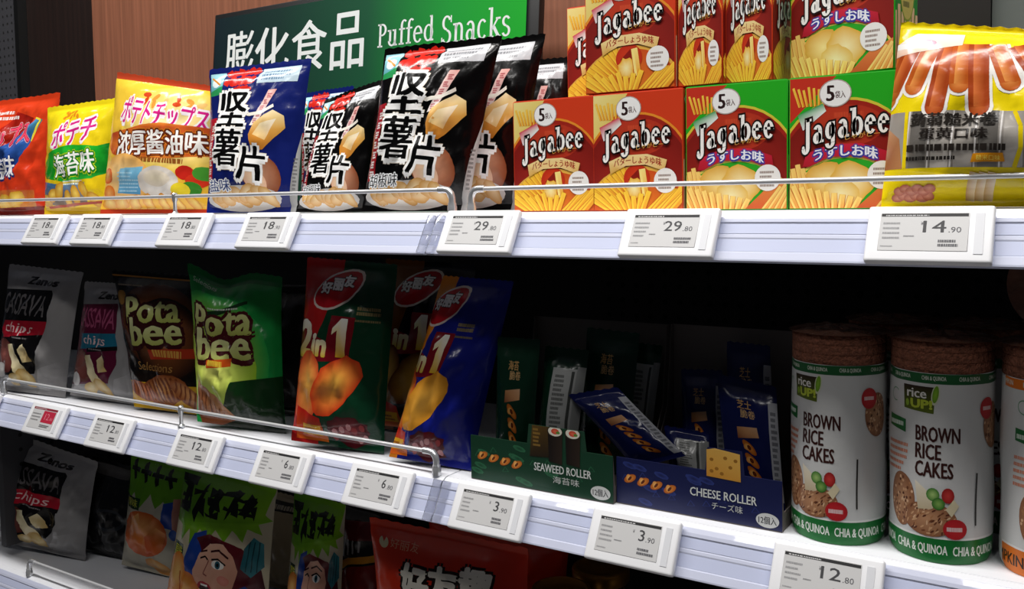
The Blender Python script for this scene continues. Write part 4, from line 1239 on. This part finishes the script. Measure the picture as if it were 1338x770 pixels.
# ------------------------------------------------------------------ rice cakes
def art_cakes(band, foot, word, pumpkin):
    A = Art()
    V = lambda deg: .5 + deg / 200.0          # degrees from the front of the pack
    lt = .815
    A.rect(0, 0, 1, lt + .045, 'cfd0cf')
    A.rect(0, lt, 1, lt + .045, band)
    for k in range(-3, 4):
        A.text(word, V(k * 40 - 27), lt + .012, V(k * 40 - 1), lt + .034, 'd8dcd0', .02)
    A.rect(0, 0, 1, .115, foot); A.rect(0, .115, 1, .125, 'e4e4e2')
    for k in range(-2, 3):
        A.text(word, V(k * 66 - 58), .035, V(k * 66 + 2), .085, 'e4e8e0' if not pumpkin else '3a2010', .03)
    # logo
    A.poly([(V(-50), .69), (V(-14), .68), (V(-12), .80), (V(-50), .80)], '3a2a1c', ['5a6a1c', '5a6a1c', '2c1c14', '2c1c14'])
    A.ell(V(-12), .765, .022, .048, 'd0d4b8', rot=-12, n=14); A.ell(V(-12), .768, .016, .040, '6a9a24', '8abc34', rot=-12, n=14)
    A.text('rice', V(-45), .745, V(-22), .785, 'e4e2dc', .03); A.text('UP!', V(-40), .70, V(-16), .738, 'b8c83c', .05)
    A.ell(V(-45), .718, .012, .017, '8aac34', n=10)
    A.line([(V(-66 + 8 * math.cos(a / 5)), .74 + .03 * math.sin(a / 5)) for a in range(4, 26)], .004, '5a9a6a')
    A.poly([(V(-78), .59), (V(-48), .575), (V(-48), .635), (V(-78), .645)], '1f6a34'); A.fine(V(-76), .600, V(-50), .622, 1, 'd8e4d8', 3, .1)
    A.fine(V(-78), .395, V(-44), .54, 5, 'd8886a', 6, .5)
    # name
    for i, wd in enumerate(['BROWN', 'RICE', 'CAKES']):
        A.text(wd, V(-34), .550 - .080 * i, V([14, -6, 7][i]), .618 - .080 * i, '3a1a16', .04)
    # picture
    A.cake(V(-52), .265, .09, .125, 3, 80); A.cake(V(-18), .20, .15, .078, 5, 80)
    A.poly([(V(-30), .24), (V(-34), .37), (V(-10), .30), (V(-14), .25)], 'd8ccb0', ['c0b090', 'e8e0cc', 'dcd0b4', 'c8b898'])
    A.ell(V(-14), .315, .035, .03, '3a7a2c', 'a8c878', n=14); A.ell(V(-8), .275, .035, .028, '2c6a24', '8ab45c', n=14)
    A.ell(V(2), .315, .034, .035, '9a1c1c', 'd0403c', n=14); A.poly([(V(0), .25), (V(8), .30), (V(14), .27), (V(6), .22)], 'd8ccaa')
    A.ell(V(10), .165, .065, .046, 'b01c24', 'c42a30', n=20); A.fine(V(1), .155, V(19), .176, 1, 'e8d0d0', 4, .1)
    # second cake on the right and a seam line
    A.cake(V(62), .625, .09, .105, 8, 90); A.ell(V(50), .705, .055, .05, 'b01c24', 'c42a30', n=20); A.fine(V(43), .697, V(58), .716, 1, 'e8d0d0', 4, .1)
    A.rect(V(33), .18, V(35), .42, '2c2a28')
    return A
A_CHIA = art_cakes('1f5a30', '0f6a2c', 'CHIA & QUINOA', False)
A_PUMP = art_cakes('d8701c', 'd8701c', 'PUMPKIN', True)
cake_m = mat('rice_cake_brown', '8a5540', .8, 0, .9, 260, .3, 0, 0, .3, 200)
film_m = mat('wrapper_film', 'cfd0cf', .3, 0, .12, 40)
CAKES = {}
RC, HC = .0505, .198
def cakes(label, x, y, rot, kind, z=ZL, lying=False, htop=.034):
    t = empty('rice_cake_pack', (x, y, z), label, 'rice cakes', 'wrapped rice cake packs')
    face = math.atan2(-x, y + 1.0)             # turn the label towards the aisle
    turn = face + math.radians(rot)
    key = kind
    kind = kind.split()[0]
    if key in CAKES:
        copy_parts(CAKES[key], t)
        return t
    CAKES[key] = t
    def rad(a, z):
        k = z / HC
        r = RC + .0006 * math.sin(3 * a + k * 9) * (0.4 + k) + noise.noise(Vector((a * 3, k * 5, 7))) * .0010
        if k < .06: r -= .003 * (1 - k / .06) ** 2
        return r
    n, mz = 56, 26
    zs = [HC * i / mz for i in range(mz + 1)]
    v = [(rad(2 * math.pi * k / n, zz) * math.sin(2 * math.pi * k / n), -rad(2 * math.pi * k / n, zz) * math.cos(2 * math.pi * k / n), zz + .0004) for zz in zs for k in range(n)]
    f = [(i * n + k, i * n + (k + 1) % n, (i + 1) * n + (k + 1) % n, (i + 1) * n + k) for i in range(mz) for k in range(n)]
    f += [tuple(range(n - 1, -1, -1)), tuple(range(mz * n, (mz + 1) * n))]
    wrp = link('wrapper', mesh('wrapper', v, f, film_m, True), None, t)
    # bare cakes above the label, each with a rounded rim
    mb = MB()
    prof = []
    for i in range(3):
        z0 = HC + .0006 + i * .0108
        prof = [(.046, z0), (RC - .0007, z0 + .0001), (RC - .0002, z0 + .0010), (RC - .0002, z0 + .0098), (RC - .0007, z0 + .0106), (.046, z0 + .0106)]
        o = MB().lathe(prof, 56).build('rice_cake', cake_m, t, True)
    # gathered film closing the pack
    v, f = [], []
    n2, m2 = 40, 9
    zc = HC + .0335
    for i in range(m2 + 1):
        q = i / m2
        for k in range(n2):
            a = 2 * math.pi * k / n2
            r = RC * (1 - q) ** .8 + .004
            pl = 1 + .10 * math.sin(a * 9 + q * 3) * min(1, q * 3) + noise.noise(Vector((a * 2.2, q * 4, 3))) * .22 * q
            zz = zc + .003 * math.sin(q * 2.2) + noise.noise(Vector((math.cos(a) * 2.5, math.sin(a) * 2.5, q * 3))) * .006 * q + (.002 * (q > .9))
            v.append((r * pl * math.cos(a), r * pl * math.sin(a), zz))
    f = [(i * n2 + k, i * n2 + (k + 1) % n2, (i + 1) * n2 + (k + 1) % n2, (i + 1) * n2 + k) for i in range(m2) for k in range(n2)] + [tuple(range(m2 * n2, (m2 + 1) * n2))]
    link('gathered_top', mesh('gathered_top', v, f, mat('brown_film', '5a3a2c', .22, 0, .3, 60, .5, 0, 0, .3, 40), True), None, t)
    us = np.linspace(0, 1, 37); vv = np.linspace(0, 1, 27)
    P = np.zeros((37, 27, 3)); N = P.copy()
    for i, u in enumerate(us):
        a = math.radians((u - .5) * 200) + turn
        for j, q in enumerate(vv):
            r = rad(a % (2 * math.pi), q * HC) 
            P[i, j] = (r * math.sin(a), -r * math.cos(a), q * HC + .0004)
            N[i, j] = (math.sin(a), -math.cos(a), 0)
    art = {'chia': A_CHIA, 'pump': A_PUMP}[kind]
    Surf(us, vv * .860, P, N).decal('printed_label', art, print_mat('ink_on_film', .32, .08, 40), wrp, .0005)
    return t
xa = at(1096, 500, .065)[0]
xb = xa + .1065
xc = xb + .1075
cakes('wrapped rice cake pack with green band, left of its twin on the middle shelf', xa, .064, -12, 'chia left')
cakes('wrapped rice cake pack with green band, standing next to the orange-banded pack', xb, .065, 6, 'chia')
cakes('wrapped rice cake pack with orange band, cut off by the right photo edge', xc, .064, 32, 'pump')
cakes('wrapped rice cake pack behind the left green-banded pack', xa + .035, .185, 0, 'chia')
cakes('wrapped rice cake pack behind the right green-banded pack', xb + .035, .187, 0, 'chia')
cakes('wrapped rice cake pack behind the orange-banded pack', xc + .035, .186, 0, 'pump')

# ------------------------------------------------------------------ bottom shelf
def art_pop(dull=False):
    """comic style chips bag: green burst lettering over a woman's face and a pile of chips"""
    A = Art()
    A.rect(0, 0, 1, 1, 'b8b094', 'c0b89c')
    A.poly([(0, .62), (-.02, 1), (1, 1), (.94, .80), (1.0, .76), (.90, .73), (.94, .66), (.82, .69), (.80, .60), (.68, .66), (.62, .57), (.52, .64), (.42, .54), (.36, .62), (.26, .50), (.24, .60), (.14, .50), (.12, .60)], '6aa41c', ['5a941a', '4a8418', '78b020', '80b424', '70a81c', '80b824', '6a9c1c', '78b020', '6aa01c', '78b020', '6aa41c', '74ac20', '70a81c', '78b020', '5c981a', '70a41c', '5c941a', '6aa41c'])
    for i, (x, y, h, tl) in enumerate([(.10, .80, .17, .1), (.26, .78, .2, .25), (.44, .80, .18, .2), (.60, .80, .18, .3), (.76, .82, .14, .2)]):
        jr = random.Random(i * 7 + 3)
        J = lambda px, py: (px + jr.uniform(-.022, .022), py + jr.uniform(-.03, .03))
        A.poly([J(x - .06, y + h * .42), J(x + .09, y + h * .5), J(x + .08, y + h * .36), J(x - .05, y + h * .30)], '141a0a')
        A.poly([J(x + tl * .2, y + h * .6), J(x + tl * .2 + .05, y + h * .55), J(x + .01, y - h * .5), J(x - .035, y - h * .35)], '141a0a')
        if i != 2: A.poly([J(x + .04, y + h * .2), J(x + .08, y + h * .22), J(x + .11, y - h * .45), J(x + .055, y - h * .3)], '141a0a')
        if i != 1: A.poly([J(x - .06, y + h * .02), J(x + .09, y + h * .1), J(x + .08, y - .02), J(x - .05, y - h * .08)], '141a0a')
        if i % 2 == 0: A.poly([J(x - .06, y - h * .40), J(x + .08, y - h * .32), J(x + .08, y - h * .44), J(x - .05, y - h * .5)], '141a0a')
    A.rect(.02, .88, .22, .93, '161c10')
    A.poly([(.04, .36), (.18, .36), (.18, .48), (.04, .48)], '123a1c'); A.text('原味', .055, .38, .165, .46, 'c8c83c', .03)
    # hair, face
    A.poly([(.20, .06), (.22, .40), (.30, .58), (.42, .62), (.40, .30), (.36, .04)], '1c3f94')
    A.poly([(.34, .56), (.46, .60), (.80, .56), (.94, .46), (1.0, .20), (.92, .05), (.66, .10), (.5, .3)], '5a141c', ['48101a', '6a1620', '5c141e', '44101a', '3a0c16', '44101a', '501420', '6a1a24'])
    A.poly([(.62, .20), (.84, .30), (1, .18), (1, -.02), (.62, -.02)], '183a84')
    A.poly([(.36, .16), (.34, .34), (.38, .46), (.48, .54), (.62, .56), (.74, .50), (.78, .40), (.74, .26), (.68, .18), (.70, .0), (.42, .0), (.46, .10)], 'd09a84', ['b88070', 'd8a48c', 'deac94', 'e4b49c', 'deac94', 'd09880', 'c89078', 'c08870', 'b07868', 'b88070', 'a87060', 'b07868'])
    A.poly([(.80, .42), (.88, .36), (.97, .44), (.96, .60), (.88, .64), (.82, .56)], '2a6a74', ['245a64', '307a84', '2a6a74', '3a8a92', '307a84', '245a64'])
    for i in range(3): A.line([(.84 + .04 * i, .40), (.86 + .035 * i, .61)], .008, '14383e')
    A.ell(.60, .42, .065, .030, 'f0ece4'); A.ell(.60, .42, .026, .028, '2a5a6a'); A.ell(.60, .42, .012, .013, '0a0a0a')
    A.line([(.52, .44), (.60, .46), (.68, .43)], .012, '1a0c0c'); A.line([(.50, .49), (.60, .515), (.70, .48)], .014, '3a1416')
    A.line([(.40, .43), (.45, .45), (.48, .43)], .012, '1a0c0c'); A.line([(.39, .47), (.46, .49)], .012, '3a1416')
    A.line([(.49, .43), (.46, .34), (.50, .33)], .009, '8a5048')
    A.ell(.47, .235, .075, .055, 'a0182c', n=16); A.ell(.475, .235, .052, .036, '2a080c', n=14); A.rect(.44, .255, .51, .27, 'f0ece8')
    A.ell(.66, .32, .06, .035, 'c87868', 'd08474')
    A.line([(.46, .14), (.56, .10), (.66, .18)], .014, '2a1012')
    A.ell(.36, .14, .05, .05, '2a5aa4'); A.ell(.38, .20, .06, .02, 'd8a868', rot=20)
    A.poly([(.56, -.02), (.62, .05), (.86, .06), (1, -.02)], '9a1a24')
    # chips
    A.chip(.20, .12, .24, .16, 40, 'c8661c', 'f0b85c', seed=3); A.chip(.12, .26, .16, .12, 70, 'd87a24', 'f4c878', seed=5)
    A.line([(.18, .30), (.20, .14), (.28, .06)], .012, 'b04a14')
    return A
def art_tulip():
    A = Art()
    A.rect(0, 0, 1, 1, 'b0aa98', 'b8b4a0')
    A.poly([(0, .66), (0, 1), (1, 1), (1, .58), (.9, .66), (.82, .56), (.7, .68), (.58, .60), (.5, .72), (.36, .58), (.24, .70), (.12, .60)], '5a9418')
    for i in range(4): A.line([(.1 + .2 * i, .95), (.18 + .2 * i, .80)], .05, '10160a'); A.line([(.06 + .2 * i, .88), (.24 + .2 * i, .88)], .035, '10160a')
    A.rect(.06, .56, .36, .66, '123a1c'); A.text('原味', .10, .575, .32, .645, 'b8bc3c', .02)
    A.poly([(.66, .46), (.70, .66), (.86, .70), (.84, .44)], '1c3f94'); A.poly([(.84, .40), (.84, .72), (1, .74), (1, .40)], '6a2a28', ['a87464', 'b88070', '7a3430', '5a1a20'])
    A.ell(.86, .40, .06, .05, '1c4a9c')
    A.ell(.42, .36, .36, .20, 'c8561c', 'f0a45c', off=(.1, .5)); A.poly([(.20, .46), (.36, .54), (.46, .34), (.40, .20), (.22, .28)], 'e88a3c', ['e08838', 'f4b870', 'e07c2c', 'd0601c', 'd8702c'])
    A.poly([(.46, .34), (.62, .44), (.76, .40), (.70, .24), (.5, .18)], 'e07830', ['c8541c', 'f0a860', 'e8904c', 'd06420', 'c04c18'])
    A.chip(.62, .08, .18, .07, -10, 'd08a3c', 'f0c078', seed=6)
    return A
def art_orange():
    A = Art()
    A.rect(0, 0, 1, 1, 'd8361a', 'c8301a')
    A.poly([(.0, .55), (.3, .70), (1, .75), (1, 1), (0, 1)], 'd03418', ['e0401c', 'c02a14', 'a82214', 'c83018', 'd83a1c'])
    A.ell(.11, .885, .035, .032, 'd8d0a8', n=16); A.poly([(.09, .92), (.11, .885), (.13, .92)], 'c8301a')
    A.text('好丽友', .16, .865, .36, .915, 'd89a78', .0)
    for i, c in enumerate('好友趣'):
        A.text(c, .26 + .19 * i, .60 + .03 * i, .44 + .19 * i, .80 + .02 * i, 'e4e0d4', .05, [(.09, '1a100c')])
    A.chip(.3, .3, .2, .14, 20, 'd89a3c', 'f4d890', seed=2); A.chip(.6, .34, .24, .16, -15, 'd89a3c', 'f4d890', seed=5)
    return A
def art_strip():
    A = Art()
    A.rect(0, 0, 1, 1, '15110f')
    A.poly([(0, .4), (.5, .56), (1, .62), (1, .56), (.5, .50), (0, .30)], 'c8861c')
    A.poly([(0, .0), (1, .0), (1, .54), (.5, .48), (0, .28)], '7a1814')
    A.poly([(.3, .70), (.95, .74), (.95, .90), (.3, .86)], '5a1216')
    for i in range(6): A.line([(.18 + .1 * i, .52 + .02 * i), (.2 + .1 * i, .72)], .03, '8a8684')
    return A
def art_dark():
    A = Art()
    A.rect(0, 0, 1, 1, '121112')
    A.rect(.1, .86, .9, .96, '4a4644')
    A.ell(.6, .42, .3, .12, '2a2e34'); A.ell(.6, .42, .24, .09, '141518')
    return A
def art_beige():
    A = Art()
    A.rect(0, 0, 1, 1, 'a8987c', 'b0a084'); A.rect(0, .84, 1, .93, '16130f'); A.fine(.25, .86, .80, .905, 1, 'a89c88', 3, .1)
    return A
AP = art_pop()
bag('chips_bag', 'silver chips bag with black panel standing on the bottom shelf', 'chips bag', [(22, 566), (128, 604), (114, 795), (-2, 756)], .085, ZB, .10, 14, .055, 'b4b2b2', A_CASB, 'silver-backed chips bags', seed=91, wr=1.7, rough=.3, metal=.5)
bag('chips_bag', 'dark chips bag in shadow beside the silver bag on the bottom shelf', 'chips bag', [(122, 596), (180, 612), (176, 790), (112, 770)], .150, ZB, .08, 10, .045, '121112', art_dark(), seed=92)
bag('chips_bag', 'pale green-topped bag with an orange curled chip on the bottom shelf', 'chips bag', [(172, 590), (250, 614), (246, 800), (160, 772)], .140, ZB, .08, 10, .05, 'b0aa98', art_tulip(), seed=93)
bag('chips_bag', 'comic style bag with a woman\'s face and green burst on the bottom shelf', 'chips bag', [(242, 602), (362, 638), (352, 880), (216, 840)], .070, ZB, .10, 12, .06, 'b8b094', AP, 'comic style chips bags', seed=94)
bag('chips_bag', 'plain beige bag with a dark top band behind the comic style bag', 'chips bag', [(330, 636), (418, 656), (412, 860), (330, 836)], .225, ZB, .06, 8, .05, 'a8987c', art_beige(), seed=95)
bag('chips_bag', 'comic style bag deep in shadow right of the beige bag', 'chips bag', [(385, 640), (452, 660), (446, 870), (372, 850)], .125, ZB, .08, 22, .045, 'a8987c', AP, 'comic style chips bags', seed=96)
bag('chips_bag', 'black and red striped bag left of the orange bag on the bottom shelf', 'chips bag', [(436, 650), (500, 668), (500, 880), (430, 860)], .205, ZB, .08, 4, .045, '15110f', art_strip(), seed=97)
bag('chips_bag', 'orange-red chips bag with white characters on the bottom shelf', 'chips bag', [(482, 676), (690, 716), (700, 960), (500, 920)], .060, ZB, .08, 6, .065, 'd8361a', art_orange(), seed=98)
bag('chips_bag', 'orange-red chips bag behind the one with white characters', 'chips bag', [(560, 672), (745, 706), (740, 940), (560, 900)], .245, ZB, .08, 4, .055, 'c8301a', None, seed=99)
gold = mat('gold_lid', '8a5a12', .3, .7)
jar_m = mat('jar_brown', '3a2410', .2, 0, 0, 1, .5)
JAR = []
for i, (px, py, yy) in enumerate([(733, 758, .135), (818, 778, .135), (785, 748, .235)]):
    p = at(px, py, yy)
    lb = ['gold-lidded jar on the bottom shelf nearest the orange bag', 'gold-lidded jar at the lower edge, right of its neighbour', 'gold-lidded jar in the back row on the right'][i]
    t = empty('snack_jar', (p[0], yy, ZB), lb, 'jar', 'gold-lidded jars on the bottom shelf')
    if JAR:
        copy_parts(JAR[0], t)
    else:
        JAR.append(t)
        MB().lathe([(.036, .0005), (.041, .004), (.042, .02), (.042, .15), (.039, .165)], 40).build('jar_body', jar_m, t, True)
        MB().lathe([(.043, .166), (.0445, .168), (.0445, .182), (.043, .1855), (.038, .1865), (.036, .185), (.012, .186)], 40).build('lid', gold, t, True)

t = cakes('wrapped rice cake pack lying on top of the orange-banded packs', xc + .004, .262, 0, 'pump top')
t.rotation_euler = (math.radians(90), 0, 0)
t.scale = (.92, .92, .92)
t.location.z = -.0762
